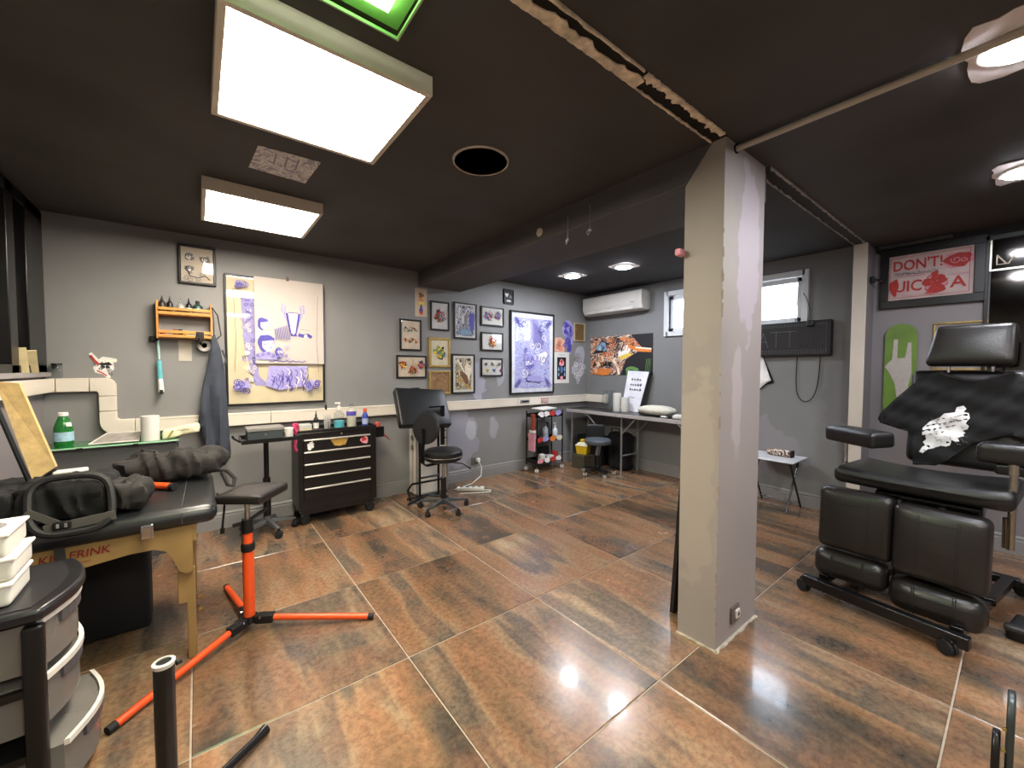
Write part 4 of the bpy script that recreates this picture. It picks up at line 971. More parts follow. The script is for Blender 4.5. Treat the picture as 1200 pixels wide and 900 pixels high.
b = MB(); P_ = o_+Vector((0, 0, .462)); b.tube([P_+Vector((.03, -.03, 0)), P_+Vector((.15, -.11, -.02)), P_+Vector((.19, -.14, -.05))], .006, 8); b.tube([P_+Vector((.19, -.14, -.05)), P_+Vector((.215, -.16, -.065))], .012, 8); b.build('lever', black_plastic, t)

# ---- padded arm rest on a black U stand
t = thing('padded_rest', 'tilted black padded work rest on black metal posts above the round stool', 'padded rest', (1.83, 3.70, 0))
b = MB(); b.rbox((1.78, 3.74, .955), (.54, .09, .42), .02, 10, rot=(R(-33), R(4), R(-2)), bulge=.008); b.build('cushion', vinyl, t)
b = MB()
for xx in (1.74, 1.95): b.tube([(xx, 3.73, .06), (xx, 3.73, .86)], .013, 10)
b.tube([(1.74, 3.73, .25), (1.95, 3.73, .25)], .011, 8)
b.bx(1.93, 1.97, 3.63, 3.65, .58, .98); b.bx(1.80, 1.97, 3.63, 3.645, .965, .98)
b.build('post_frame', black_metal, t)
b = MB()
b.tube([(1.62, 3.68, .05), (1.60, 3.70, .16), (1.66, 3.74, .2), (1.98, 3.74, .2), (2.02, 3.70, .16)], .012, 8)
for (xa, ya) in ((1.60, 3.70), (2.05, 3.70), (1.66, 3.86), (2.02, 3.86)): b.tube([(1.83, 3.74, .06), (xa, ya, .015)], .014, 8)
b.build('foot_frame', black_metal, t)
b = MB(); b.tube([(1.72, 3.90, 1.125), (1.74, 3.91, 1.15), (1.82, 3.91, 1.15), (1.84, 3.90, 1.125)], .006, 6); b.build('carry_handle', fabric_black, t)

# ---- white upright case
t = thing('white_case', 'white upright metal case with latches standing against the back wall', 'case', (1.97, 4.0, 0))
mw = mat('case_white', 'c2bbb0', .4, var=.06, scale=3)
b = MB(); b.bx(1.785, 2.155, 3.905, 4.09, .02, .735); b.build('body', mw, t, bevel=.008)
b = MB()
for (xa, xb) in ((1.78, 1.80), (2.14, 2.16)): b.bx(xa, xb, 3.898, 3.912, .015, .74)
b.bx(1.78, 2.16, 3.898, 3.912, .72, .742); b.bx(1.78, 2.16, 3.898, 3.912, .013, .035); b.bx(1.782, 1.79, 3.985, 4.005, .02, .738)
b.build('metal_edge', mat('aluminium_edge', 'a8a49c', .3, .7), t, bevel=.002)
for z in (.52, .62): b = MB(); b.rbox((1.778, 3.99, z), (.016, .04, .05), .005, 6); b.build('latch', steel, t)
b = MB()
for z in (.60, .68): b.box((2.1, 3.9, z), (.07, .006, .012)); 
b.build('sticker', INK['black'], t)
b = MB()
for (xx, yy) in ((1.8, 3.92), (2.14, 3.92), (1.8, 4.07), (2.14, 4.07)): b.lathe((xx, yy, 0), [(.012, 0), (.015, .02)], 10)
b.build('foot', rubber, t)

# ---- tool chest
t = thing('tool_chest', 'black rolling tool chest with five silver handled drawers by the back wall', 'tool chest', (.98, 3.93, 0))
x0c, x1c, y0c, y1c = .655, 1.315, 3.765, 4.085
mb_ = mat('chest_black', '0b0807', .35, var=.1, spec=.6)
b = MB(); b.bx(x0c, x1c, y0c+.01, y1c, .13, .79); b.bx(x0c-.005, x1c+.005, y0c, y1c, .79, .80)
for z0_, z1_ in ((.80, .825),):
    b.bx(x0c-.005, x1c+.005, y0c, y0c+.012, z0_, z1_); b.bx(x0c-.005, x1c+.005, y1c-.012, y1c, z0_, z1_); b.bx(x0c-.005, x0c+.007, y0c+.012, y1c-.012, z0_, z1_); b.bx(x1c-.007, x1c+.005, y0c+.012, y1c-.012, z0_, z1_)
b.bx(x0c, x0c+.035, y0c, y0c+.01, .13, .79); b.bx(x1c-.05, x1c, y0c, y0c+.01, .13, .79)
b.build('body', mb_, t, bevel=.003)
zz = [.765, .655, .545, .435, .325, .215]
for k in range(5):
    zt = .745-.105*k; b = MB(); b.bx(x0c+.038, x1c-.053, y0c-.002, y0c+.012, zt-.098, zt)
    dr = b.build('drawer', mb_, t, bevel=.002)
    b = MB(); b.box(((x0c+x1c)/2-.008, y0c-.011, zt-.006), (x1c-x0c-.10, .02, .013)); b.build('drawer_handle', mat('silver_handle', 'c5c0b8', .3, .5), dr, bevel=.004)
b = MB(); b.lathe(((x0c+x1c)/2+.02, y0c+.009, .772), [(.01, 0), (.009, -.012), (.001, -.013)], 12, 'y'); b.build('lock', chrome, t)
b = MB(); b.bx(x0c+.02, x1c-.02, y0c+.02, y1c-.02, .09, .13); b.build('base_tray', mb_, t)
for (xx, yy) in ((x0c+.05, y0c+.05), (x1c-.05, y0c+.05), (x0c+.05, y1c-.05), (x1c-.05, y1c-.05)):
    caster_mb(xx, yy, .042, .4, .1).build('caster', [rubber, steel], t)
def chest_sticker(fn, seed):
    A = Art(.1, .1, 0, seed); fn(A)
    for v in A.b.v: v.y += y0c-.003
    A.b.build('sticker', ink_mats, t, smooth=0)
chest_sticker(lambda A: (A.blob(x0c+.095, .678, .026, 'white', .5), A.blob(x0c+.095, .70, .02, 'white', .3, 10, 1.4, .5), A.blob(x0c+.10, .712, .016, 'white', .4)), 4)
chest_sticker(lambda A: (A.poly([((x0c+x1c)/2-.08, .73), ((x0c+x1c)/2+.08, .735), ((x0c+x1c)/2+.05, .67), ((x0c+x1c)/2-.04, .67)], 'gold'), A.blob((x0c+x1c)/2, .70, .04, 'gold', .3)), 5)
chest_sticker(lambda A: (A.blob(x1c-.11, .695, .035, 'pink', .3), A.blob(x1c-.115, .70, .02, 'red', .3)), 6)
t = thing('side_pocket', 'black side pocket with red tools hooked on the right of the tool chest', 'tool holder', (1.36, 3.85, .7))
b = MB(); b.bx(1.322, 1.40, 3.79, 3.95, .70, .72); b.bx(1.395, 1.40, 3.79, 3.95, .72, .78); b.bx(1.322, 1.40, 3.785, 3.79, .72, .80); b.bx(1.322, 1.4, 3.95, 3.955, .72, .8); b.build('pocket', black_metal, t)
b = MB(); b.rbox((1.36, 3.85, .80), (.05, .06, .08), .02, 6); b.build('red_tool', mat('tool_red', 'a8433c', .5), t)
b = MB(); b.tube([(1.38, 3.80, .74), (1.46, 3.79, .66)], [.012, .004], 8); b.build('red_handle', mat('tool_dark_red', '7c2222', .5), t)

# bottles and jars on the chest
def bottle(label, x, y, z, r, h, m, capm, neck=.35, shoulder=.72, cap_h=.03, group=None, label_m=None, liquid=None, pump=False, name='bottle', nozzle=False):
    t = thing(name, label, 'bottle', (x, y, z), 0, group)
    b = MB(); b.lathe((0, 0, 0), [(r*.92, 0), (r, .006), (r, h*shoulder), (r*.85, h*(shoulder+.08)), (r*neck, h*.93), (r*neck, h)], 20); b.build('body', m, t, world=False)
    b = MB()
    if nozzle: b.lathe((0, 0, h*.95), [(r*neck*1.2, 0), (r*neck*1.2, cap_h*.4), (r*neck*.8, cap_h*.5), (.002, cap_h*1.6)], 14)
    else: b.lathe((0, 0, h*.95), [(r*neck*1.25, 0), (r*neck*1.25, cap_h), (r*neck*.9, cap_h*1.1)], 16)
    if pump:
        b.lathe((0, 0, h), [(.004, 0), (.004, .05)], 8); b.rbox((-.012, 0, h+.052), (.05, .016, .014), .005, 6)
    b.build('cap', capm, t, world=False)
    if label_m: b = MB(); b.lathe((0, 0, 0), [(r*1.015, h*.2), (r*1.015, h*.55)], 20); b.build('paper_label', label_m, t, world=False)
    if liquid: b = MB(); b.lathe((0, 0, 0), [(r*.9, .004), (r*.93, .008), (r*.93, h*.42), (.001, h*.42)], 20); b.build('liquid', liquid, t, world=False)
    return t
clear_pl = glass('clear_plastic', (.86, .88, .88), .08, .9)
zt = .8005
bottle('black squeeze bottle with white label on the tool chest', .81, 3.83, zt, .021, .14, black_plastic, black_plastic, label_m=paper, nozzle=True)
bottle('large clear pump bottle half full of turquoise liquid on the tool chest', 1.01, 3.86, zt, .046, .185, clear_pl, white_plastic, neck=.3, liquid=mat('turquoise_liquid', '5bb3c4', .3), pump=True)
bottle('clear bottle with purple and white label, right of the turquoise one', 1.125, 3.88, zt, .042, .20, mat('milky_plastic', 'c9c6b2', .3, trans=.3), clear_pl, label_m=None)
bottle('blue bottle with orange spray cap at the right of the tool chest', 1.245, 3.86, zt, .027, .15, mat('royal_blue', '2f3f96', .35), mat('orange_cap', 'd8552e', .4), neck=.5, label_m=mat('blue_label', '9fa8cc', .5))
b = MB(); b.lathe((1.125, 3.88, zt+.115), [(.0435, 0), (.0435, .04)], 20); b.build('purple_band', INK['purple'], [o for o in bpy.data.objects if o.get('label', '').startswith('clear bottle with purple')][0])
for x_, y_, nm in ((.895, 3.85, 'left'), (.93, 3.90, 'right')):
    t = thing('glass_jar', 'clear %s jar of thin swabs between the black and turquoise bottles' % nm, 'jar', (x_, y_, zt))
    b = MB(); b.lathe((0, 0, 0), [(.022, 0), (.024, .004), (.024, .07), (.022, .075)], 18); b.build('body', clear_pl, t, world=False)
    b = MB(); rn = random.Random(3)
    for k in range(7): a = k; b.tube([(.01*math.cos(a), .01*math.sin(a), .006), (.015*math.cos(a+.3), .015*math.sin(a+.3), .12+.01*(k % 3))], .0025, 5)
    b.build('swab', mat('swab', 'b5b0ae', .6), t, world=False, kind='stuff')
t = thing('storage_tub', 'low clear tub with pale yellow contents on the left of the chest', 'tub', (.725, 3.86, zt))
b = MB(); b.rbox((0, 0, .035), (.10, .10, .07), .012, 6); b.build('tub', mat('pale_tub', 'b7b9b4', .35, trans=.2), t, world=False)
b = MB(); b.bx(-.046, .046, -.0515, -.05, .01, .035); b.build('contents_band', mat('pale_yellow', 'c4b68c', .5), t, world=False)
t = thing('pink_wrap', 'crumpled pink cloth wrap on the left corner of the tool chest', 'cloth', (.645, 3.82, .8))
rn = random.Random(11)
b = MB(); b.rbox((.640, 3.80, .845), (.05, .06, .085), .02, 8, fn=lambda v: v*(1+.25*math.sin(v.x*150+v.z*90)*math.cos(v.y*120))); b.build('bunch', mat('magenta_cloth', 'b0345c', .7), t, solid=0)
b = MB(); b.rbox((.632, 3.77, .73), (.03, .035, .16), .012, 8, fn=lambda v: v+Vector((.008*math.sin(v.z*60), .006*math.cos(v.z*50), 0))); b.build('tail', MC['magenta_cloth'], t)

# ---- instrument stand with tray
t = thing('instrument_stand', 'black height adjustable stand with a shallow tray left of the tool chest', 'stand', (.43, 3.80, 0))
star_base(t, .43, 3.82, .20, .085, -.05, mat('grey_base_dark', '58585a', .4, .3), wheel=.028)
b = MB(); b.tube([(.43, 3.84, .1), (.43, 3.84, .45)], .028, 14); b.build('lower_post', black_metal, t)
b = MB(); b.tube([(.43, 3.84, .45), (.43, 3.84, .78)], .019, 14); b.build('upper_post', black_metal, t)
b = MB(); b.rbox((.43, 3.818, .42), (.025, .008, .06), .004, 6); b.build('orange_sticker', mat('amber', 'c08a3a', .5), t)
b = MB(); b.bx(.25, .612, 3.56, 3.86, .785, .792)
for a in ((.245, .25, 3.555, 3.865), (.612, .617, 3.555, 3.865), (.25, .612, 3.555, 3.56), (.25, .612, 3.86, 3.865)): b.bx(*a, .785, .815)
b.build('tray', black_metal, t)
b = MB(); b.tube([(.24, 3.6, .8), (.2, 3.6, .83), (.19, 3.6, .85)], .008, 8); b.build('tray_handle', black_metal, t)
t = thing('cash_box', 'dark grey metal box with a grey lid on the tray stand', 'box', (.40, 3.68, .792))
b = MB(); b.bx(.285, .525, 3.61, 3.78, .7925, .865); b.build('box_body', mat('box_dark', '3a4042', .4), t, bevel=.004)
b = MB(); b.bx(.28, .53, 3.605, 3.785, .866, .895); b.build('lid', mat('box_lid', '75746f', .4), t, bevel=.006)
b = MB(); b.lathe((.405, 3.61, .84), [(.008, 0), (.008, -.004)], 10, 'y'); b.build('lock', chrome, t)
b = MB(); b.lathe((.570, 3.66, .7925), [(.03, 0), (.032, .004), (.032, .07), (.034, .072), (.034, .082), (.001, .083)], 20); tag(b.build('plastic_pot', white_plastic), 'white plastic pot beside the metal box on the tray', 'pot')

# ---- orange tripod with black pad
t = thing('tripod_pad', 'orange tripod with three floor legs carrying a square black pad', 'tripod', (.185, 2.44, 0))
cx, cy = .185, 2.44
b = MB(); b.lathe((cx, cy, 0), [(.026, .07), (.026, .42)], 16); b.build('outer_tube', orange, t)
b = MB(); b.lathe((cx, cy, 0), [(.030, .415), (.032, .42), (.032, .45), (.030, .455)], 16); b.build('clamp', black_plastic, t)
b = MB(); b.lathe((cx, cy, 0), [(.026, .51), (.026, .58)], 14); b.build('clamp', black_plastic, t)
b = MB(); b.lathe((cx, cy, 0), [(.022, .45), (.022, .515)], 16); b.build('inner_tube', orange, t)
b = MB(); b.lathe((cx, cy, 0), [(.012, .57), (.012, .66)], 12); b.build('post', chrome, t)
b = MB(); b.tube([(cx-.06, cy+.02, .55), (cx, cy, .565), (cx+.09, cy+.05, .60)], .01, 8); b.build('clamp_lever', black_plastic, t)
b = MB(); b.lathe((cx, cy, 0), [(.034, .04), (.034, .075)], 16); b.build('hub', black_metal, t)
for k, (tx, ty) in enumerate(((-.29, 2.04), (.72, 2.13), (.11, 2.98))):
    d = Vector((tx-cx, ty-cy, 0)); L_ = d.length; d.normalize()
    p0 = Vector((cx, cy, .06))+d*.05; p1 = Vector((tx, ty, .016))
    lg = MB().tube([p0+(p1-p0)*.12, p0+(p1-p0)*.96], .0155, 12).build('leg', orange, t)
    MB().tube([p0+(p1-p0)*.95, p1], .0165, 12).build('tip', rubber, lg)
    b = MB(); b.rbox(tuple(Vector((cx, cy, .055))+d*.075), (.09, .045, .045), .008, 6, rot=(0, 0, math.atan2(d.y, d.x))); b.build('leg_joint', black_plastic, lg)
    b = MB(); b.tube([Vector((cx, cy, .07))+d*.06+Vector((-d.y*.026, d.x*.026, 0)), Vector((cx, cy, .07))+d*.06-Vector((-d.y*.026, d.x*.026, 0))], .006, 8); b.build('joint_bolt', chrome, lg)
b = MB(); b.rbox((cx+.035, cy+.09, .685), (.235, .26, .045), .012, 10, rot=(0, 0, R(-38)), bulge=.004); b.build('pad', leather_grey, t)
b = MB(); b.box((cx+.035, cy+.09, .658), (.14, .14, .006), (0, 0, R(-38))); b.build('plate', steel, t)

# ---- massage table
t = thing('massage_table', 'black padded massage table with pale wooden frame lettered on its side', 'massage table', (-.4, 2.65, 0))
mt = mat('table_leather', '1a1b1c', .33, var=.15, scale=6, bump=.2, bscale=90, spec=.6)
b = MB(); b.rbox((-.375, 2.705, .675), (.87, .79, .085), .04, 12, bulge=.006); b.build('padded_top', mt, t)
b = MB(); b.tube([(-.07, 2.305, .655), (-.07, 2.31, .7), (-.07, 2.38, .72), (-.06, 3.0, .722)], .002, 5); b.build('seam', mat('seam', '3c3b39', .5), t)
wood = mat('pale_wood_frame', '8c6f44', .45, var=.18, scale=6)
# scalloped side panel
P = [(-.80, .64), (-.035, .64), (-.035, .42), (-.06, .41), (-.085, .43), (-.11, .50), (-.13, .535), (-.17, .553), (-.25, .553), (-.40, .535), (-.62, .52), (-.80, .515)]
b = MB(); b.prism(P, 2.335, 2.352, 'y'); b.build('side_panel', wood, t, bevel=.002)
b = MB(); b.prism(P, 3.04, 3.057, 'y'); b.build('side_panel', wood, t, bevel=.002)
b = MB(); b.bx(-.035, -.02, 2.335, 3.057, .56, .635); b.build('end_rail', wood, t)
for yy in (2.345, 3.0):
    b = MB(); b.box((-.045, yy+.022, .215), (.032, .022, .43)); b.build('leg', wood, t, bevel=.003)
    b = MB(); b.box((-.075, yy+.022, .44), (.035, .022, .34)); b.build('leg_upper', wood, t, bevel=.003)
    b = MB(); b.box((-.70, yy+.022, .28), (.04, .022, .56)); b.build('leg', wood, t, bevel=.003)
b = MB()
for z in (.215, .275): b.lathe((-.018, 2.37, z), [(.012, 0), (.014, .006), (.006, .014), (.001, .016)], 12, 'x'); 
b.build('brass_knob', mat('brass', 'c9a95a', .25, .9), t)
b = MB(); b.rbox((-.185, 2.297, .65), (.042, .008, .062), .018, 8); b.build('buckle', chrome, t)
b = MB(); b.box((-.034, 2.34, .60), (.006, .008, .08)); b.build('brass_hinge', MC['brass'], t)
text_mesh('lettering', 'KILLERINK', .043, mat('dark_red_print', '6e1c14', .5), t, Vector((-.405, 2.3335, .598))-Vector(t.location), ext=.0006, sx=1.0, bold=.0008, shear=.15)
b = MB(); b.prism([(-.47, .555), (-.36, .568), (-.47, .5585)], 2.3325, 2.3345, 'y'); b.build('lettering_swash', MC['dark_red_print'], t)
# strap hanging down the side
b = MB(); b.box((-.44, 2.325, .585), (.028, .004, .14), (0, R(-5), 0)); b.build('strap', fabric_grey, t)
b = MB(); b.tube([(.065, 2.62, .69), (.1, 2.62, .64), (.085, 2.6, .50)], .006, 6); b.box((.085, 2.6, .49), (.02, .012, .03)); b.build('end_cord', rubber, t)

# dark block put in for the near-black shade under the table
b = MB(); b.rbox((-.50, 2.86, .26), (.56, .16, .52), .02, 8); tag(b.build('black_case_or_shade_block', mat('under_table_shade', '090808', .7)), 'black block added to stand for the dark shade under the massage table', 'case')
# stuff on the table -------------------------------------------------
def crumple(seed, amp, f=18, zfix=None):
    r_ = random.Random(seed); P = [[r_.uniform(.5, 1.5)*f, r_.uniform(.5, 1.5)*f, r_.uniform(.5, 1.5)*f, r_.random()*6] for _ in range(4)]
    def g_(v):
        if v.length < 1e-6: return v
        wx = v.x+.02*math.sin(v.y*40+P[0][3]); wy = v.y+.02*math.sin(v.x*35+P[1][3])
        s_ = sum(math.sin(wx*p[0]+wy*p[1]+v.z*p[2]+p[3]) for p in P)/4
        s2 = abs(math.sin(wx*P[0][0]*2.3+wy*P[1][1]*1.4+v.z*9+P[2][3])); s3 = abs(math.sin(wx*P[2][0]*1.2-wy*P[3][1]*3.1+v.z*14+P[1][3]))
        return v+v.normalized()*amp*(s_-s2*.75-s3*.6+.5)
    return g_
t = thing('black_jacket', 'crumpled charcoal jacket heaped on the far end of the massage table', 'jacket', (-.12, 2.98, .72))
def jk(v):
    k = crumple(5, .03, 16)(v); edge = 1-min(1, (abs(v.x)/.26)**2)*.35; k.z *= edge
    k.z += .025*math.exp(-((v.x+.03)/.02)**2)*(-1 if v.z > 0 else 0); k.z += .012*math.sin(v.x*38+v.y*20)*(1 if v.z > 0 else 0); k.z = max(k.z, -.075); return k
b = MB(); b.rbox((-.115, 2.98, .805), (.48, .26, .17), .07, 34, rot=(0, 0, R(-8)), fn=jk); b.build('folded_cloth', fabric_grey, t, smooth=60)
b = MB(); b.tube([(.08, 2.93, .75), (.125, 2.90, .745), (.16, 2.87, .70), (.15, 2.85, .66), (.125, 2.86, .67), (.10, 2.90, .74)], .011, 8); b.build('sleeve_strap', fabric_grey, t)
t = thing('backpack', 'black crumpled rucksack lying on the near side of the massage table', 'backpack', (-.42, 2.5, .72))
def bk(v):
    k = crumple(8, .022, 20)(v); k.z = max(k.z, -.062); return k
b = MB(); b.rbox((-.44, 2.52, .80), (.29, .32, .17), .05, 28, rot=(0, 0, R(-4)), fn=bk); b.build('main_compartment', fabric_black, t, smooth=60)
b = MB(); b.rbox((-.255, 2.49, .79), (.15, .27, .12), .045, 26, rot=(0, R(6), R(-6)), fn=bk); b.build('gathered_pocket', fabric_grey, t, smooth=60)
b = MB(); b.rbox((-.70, 2.55, .80), (.24, .36, .16), .05, 24, fn=bk); b.build('side_bag', fabric_black, t, smooth=60)
b = MB(); P = []
yy = 2.36
for k in range(32):
    a = 2*PI*k/32; cxx, szz = math.cos(a), math.sin(a); q = 3.2
    xx = -.41+.115*math.copysign(abs(cxx)**(2/q), cxx); z_ = .805+.105*math.copysign(abs(szz)**(2/q), szz)
    P.append((xx-(z_-.8)*.1, 2.305+(z_-.70)*.42, z_))
b.tube(P, .014, 8, closed=True); b.build('padded_strap', mat('strap_black', '141213', .6, bump=.3, bscale=200), t)
b = MB(); b.box((-.38, 2.31, .735), (.20, .006, .035), (0, R(-5), 0)); b.box((-.48, 2.325, .765), (.12, .006, .025), (0, R(38), 0)); b.build('webbing', mat('webbing', '4a4742', .8), t)
b = MB(); b.rbox((-.43, 2.302, .737), (.05, .012, .03), .004, 6); b.build('buckle', black_plastic, t)
b = MB()
for q in (-.011, .011): b.box((-.43+q, 2.2945, .737), (.008, .002, .016))
b.build('buckle_mark', INK['grey'], t)
t = thing('orange_tube', 'short orange metal tube with black end lying on the massage table', 'tube', (-.18, 2.76, .725))
b = MB(); b.tube([(-.25, 2.84, .742), (-.122, 2.70, .742)], .017, 14); b.build('tube', orange, t)
b = MB(); b.tube([(-.122, 2.70, .742), (-.106, 2.682, .742)], .018, 14); b.build('end_cap', rubber, t)
# plywood board leaning at left
t = thing('plywood_board', 'narrow plywood board with black edges leaning behind the rucksack', 'board', (-.66, 2.62, .75))
b = MB(); b.add([(-.655, 2.60, 1.295), (-.592, 2.60, 1.285), (-.502, 2.62, .915), (-.565, 2.60, .865), (-.655, 2.63, 1.295), (-.592, 2.63, 1.285), (-.502, 2.65, .915), (-.565, 2.63, .865)],
    [(0, 1, 2, 3), (7, 6, 5, 4), (0, 4, 5, 1), (1, 5, 6, 2), (2, 6, 7, 3), (3, 7, 4, 0)]); b.build('plywood_sheet', mat('plywood', 'c5a670', .5, var=.2, scale=25, bump=.3, bscale=120), t, smooth=0)
b = MB(); b.tube([(-.668, 2.605, 1.24), (-.575, 2.605, .86)], .009, 6); b.tube([(-.572, 2.61, .855), (-.505, 2.63, .905)], .009, 6); b.build('black_edge', black_plastic, t)
# white container stack at far left
m_tub = mat('white_tub', 'd8d2c9', .35, var=.04)
m_tubs = []
prev = .651
for k, (dx, dy) in enumerate(((0, 0), (.006, .005), (-.004, .002))):
    t = thing('storage_tub', ['white ribbed tub at the bottom of the stack on the drawer unit', 'white ribbed tub in the middle of the stack on the drawer unit', 'topmost white tub of the stack on the drawer unit'][k], 'tub', (-.545+dx, 1.90+dy, prev), 0, 'white tubs on the drawer unit')
    b = MB(); b.rbox((0, 0, .033), (.20, .18, .062), .012, 8); b.build('tub_body', m_tub, t, world=False)
    b = MB(); b.rbox((0, 0, .066), (.212, .192, .012), .005, 6); b.build('lid', mat('tub_lid', 'e6e1d8', .35), t, world=False)
    if k == 2: A = Art(.1, .1, 0, 2); b = MB(); b.lathe((.02, -.0, .0722), [(.06, 0), (.05, .002), (.04, 0.001)], 20); b.build('printed_ring', INK['grey'], t, world=False)
    prev += .0735
# ---- plastic drawer unit, foreground left
t = thing('drawer_unit', 'black plastic drawer unit with clear bowed drawers in the left foreground', 'drawer unit', (-.6, 1.95, 0))
mpl = mat('unit_black', '100e0e', .35, var=.1)
mtr = mat('clear_drawer', '96908a', .25, var=.05, trans=.55)
b = MB(); out = [(-.80, 1.745), (-.375, 1.745)]+[(-.375+.055*math.sin(PI*k/10), 1.745+.42*k/10) for k in range(1, 10)]+[(-.375, 2.165), (-.80, 2.165)]
b.prism(out, .612, .648, 'z'); b.build('top', mat('unit_top', '1d1c1e', .3), t, bevel=.01)
b = MB(); inn = [(-.78, 1.775), (-.40, 1.775)]+[(-.40+.04*math.sin(PI*k/8), 1.775+.36*k/8) for k in range(1, 8)]+[(-.40, 2.135), (-.78, 2.135)]
b.prism(inn, .6485, .650, 'z'); b.build('top_inlay', mat('inlay', '29282a', .3), t)
for (xx, yy) in ((-.395, 1.765), (-.41, 2.145), (-.78, 1.765), (-.78, 2.145)):
    b = MB(); b.rbox((xx, yy, .30), (.045, .035, .60), .01, 6); b.build('post', mpl, t)
for z in (.395, .20, .03):
    b = MB(); b.bx(-.775, -.405, 1.755, 2.155, z, z+.022); b.build('shelf_rail', mpl, t)
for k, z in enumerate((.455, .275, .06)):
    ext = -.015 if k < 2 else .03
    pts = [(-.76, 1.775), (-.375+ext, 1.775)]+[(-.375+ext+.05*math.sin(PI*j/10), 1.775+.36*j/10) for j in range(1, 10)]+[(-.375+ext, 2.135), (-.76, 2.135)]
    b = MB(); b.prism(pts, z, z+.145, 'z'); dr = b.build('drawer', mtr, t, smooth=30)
    b = MB()
    rim = [(p[0]+.0, p[1]) for p in pts[1:-1]]
    for i in range(len(rim)-1):
        a_, c_ = Vector(rim[i]), Vector(rim[i+1]); q = Vector((.012, 0))
        b.prism([tuple(a_), tuple(c_), tuple(c_+q), tuple(a_+q)], z+.138, z+.156, 'z')
    b.build('drawer_lip', mat('lip_white', 'cfc8bf', .35), dr)
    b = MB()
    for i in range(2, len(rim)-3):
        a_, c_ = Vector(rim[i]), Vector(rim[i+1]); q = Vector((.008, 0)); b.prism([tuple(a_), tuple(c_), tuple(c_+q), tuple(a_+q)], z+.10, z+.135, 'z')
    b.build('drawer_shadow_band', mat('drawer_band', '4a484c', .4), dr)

# ---- black tripod tube, foreground
t = thing('black_stand', 'black metal tube standing upright in the foreground beside a low leg', 'stand', (-.09, 1.45, 0))
b = MB(); b.lathe((-.092, 1.46, 0), [(.024, .05), (.024, .53)], 20); b.build('upright_tube', black_metal, t)
b = MB(); b.lathe((-.092, 1.46, 0), [(.0245, .52), (.026, .531), (.018, .533), (.016, .50)], 20); b.build('tube_collar', mat('white_rim', 'c9c4bb', .4), t)
b = MB(); b.tube([(-.066, 1.47, .51), (-.055, 1.475, .51)], .008, 8); b.build('bolt', rubber, t)
b = MB(); b.lathe((-.092, 1.46, 0), [(.04, .03), (.04, .07)], 16); b.build('hub', black_plastic, t)
for (tx, ty) in ((.17, 1.69), (-.42, 1.5), (.05, 1.12)):
    d = Vector((tx+.092, ty-1.46, 0)).normalized()
    MB().tube([Vector((-.092, 1.46, .05))+d*.03, Vector((tx, ty, .02))-d*.05, Vector((tx, ty, .018))], [.014, .014, .019], 12).build('leg', black_metal, t)

# ---- green glass topped desk against the back wall
t = thing('glass_topped_desk', 'grey desk with a green glass top below the stepped trunking', 'desk', (-.47, 3.95, 0))
b = MB(); b.bx(-.825, -.12, 3.80, 4.10, .822, .834); b.build('glass_top', mat('green_glass_top', '1f7a3a', .12, var=.05, coat=.5), t, bevel=.002)
b = MB(); b.bx(-.825, -.12, 3.795, 3.80, .823, .833); b.build('glass_edge', mat('pale_green_edge', '9fc7a6', .3), t)
b = MB(); b.bx(-.82, -.13, 3.83, 4.10, .0, .82); b.build('cabinet_body', mat('desk_grey', '504f50', .5), t, bevel=.003)
b = MB()
for xx in (-.62, -.35): b.box((xx, 3.797, .822), (.03, .01, .012))
b.build('glass_clip', black_plastic, t)
t = thing('water_bottle', 'green plastic water bottle with white cap and pale blue label', 'bottle', (-.71, 3.92, .834))
gr = mat('green_bottle', '2f8f3f', .15, var=.05, trans=.5)
b = MB(); b.lathe((0, 0, 0), [(.04, 0), (.046, .01), (.046, .11), (.044, .13), (.03, .175), (.02, .195), (.02, .205)], 24); b.build('body', gr, t, world=False)
b = MB(); b.lathe((0, 0, .2), [(.026, 0), (.026, .02), (.022, .024)], 18); b.build('cap', mat('cap_white', 'e8e4de', .4), t, world=False)
b = MB(); b.lathe((0, 0, 0), [(.0475, .035), (.0475, .095)], 24); b.build('paper_label', mat('pale_blue_label', '9fbfd0', .5, var=.2, scale=60), t, world=False)
b = MB(); b.rbox((.03, -.034, .145), (.03, .006, .03), .003, 6, rot=(R(-20), 0, R(40))); b.build('neck_label', paper, t, world=False)
t = thing('plastic_tray', 'clear plastic food tray lying on the green glass', 'tray', (-.44, 3.93, .834))
b = MB(); b.add([(-.575, 3.82, .838), (-.335, 3.82, .838), (-.335, 4.02, .86), (-.52, 4.02, .86), (-.575, 3.82, .845), (-.335, 3.82, .845), (-.335, 4.02, .885), (-.52, 4.02, .885)], [(0, 1, 2, 3), (7, 6, 5, 4), (0, 4, 5, 1), (1, 5, 6, 2), (2, 6, 7, 3), (3, 7, 4, 0)]); b.build('tray', mat('tray_clear', 'a8a29c', .25, var=.2, scale=20, trans=.3), t, bevel=.004)
b = MB(); b.tube([(-.58, 3.815, .845), (-.335, 3.815, .845)], .005, 6); b.tube([(-.58, 3.815, .845), (-.52, 4.025, .886), (-.335, 4.025, .886)], .005, 6); b.build('rim', mat('tray_rim', 'cfc8bf', .3), t)
t = thing('paper_roll', 'upright white paper roll behind the jacket', 'paper roll', (-.278, 3.75, 0))
b = MB(); b.lathe((0, 0, .80), [(.015, 0), (.052, 0), (.052, .175), (.015, .175)], 28); b.build('paper', paper, t, world=False); 
t.location = (-.278, 3.87, .0345)
t = thing('paper_package', 'torn cream paper package with green print beside the paper roll', 'package', (-.12, 3.86, .83))
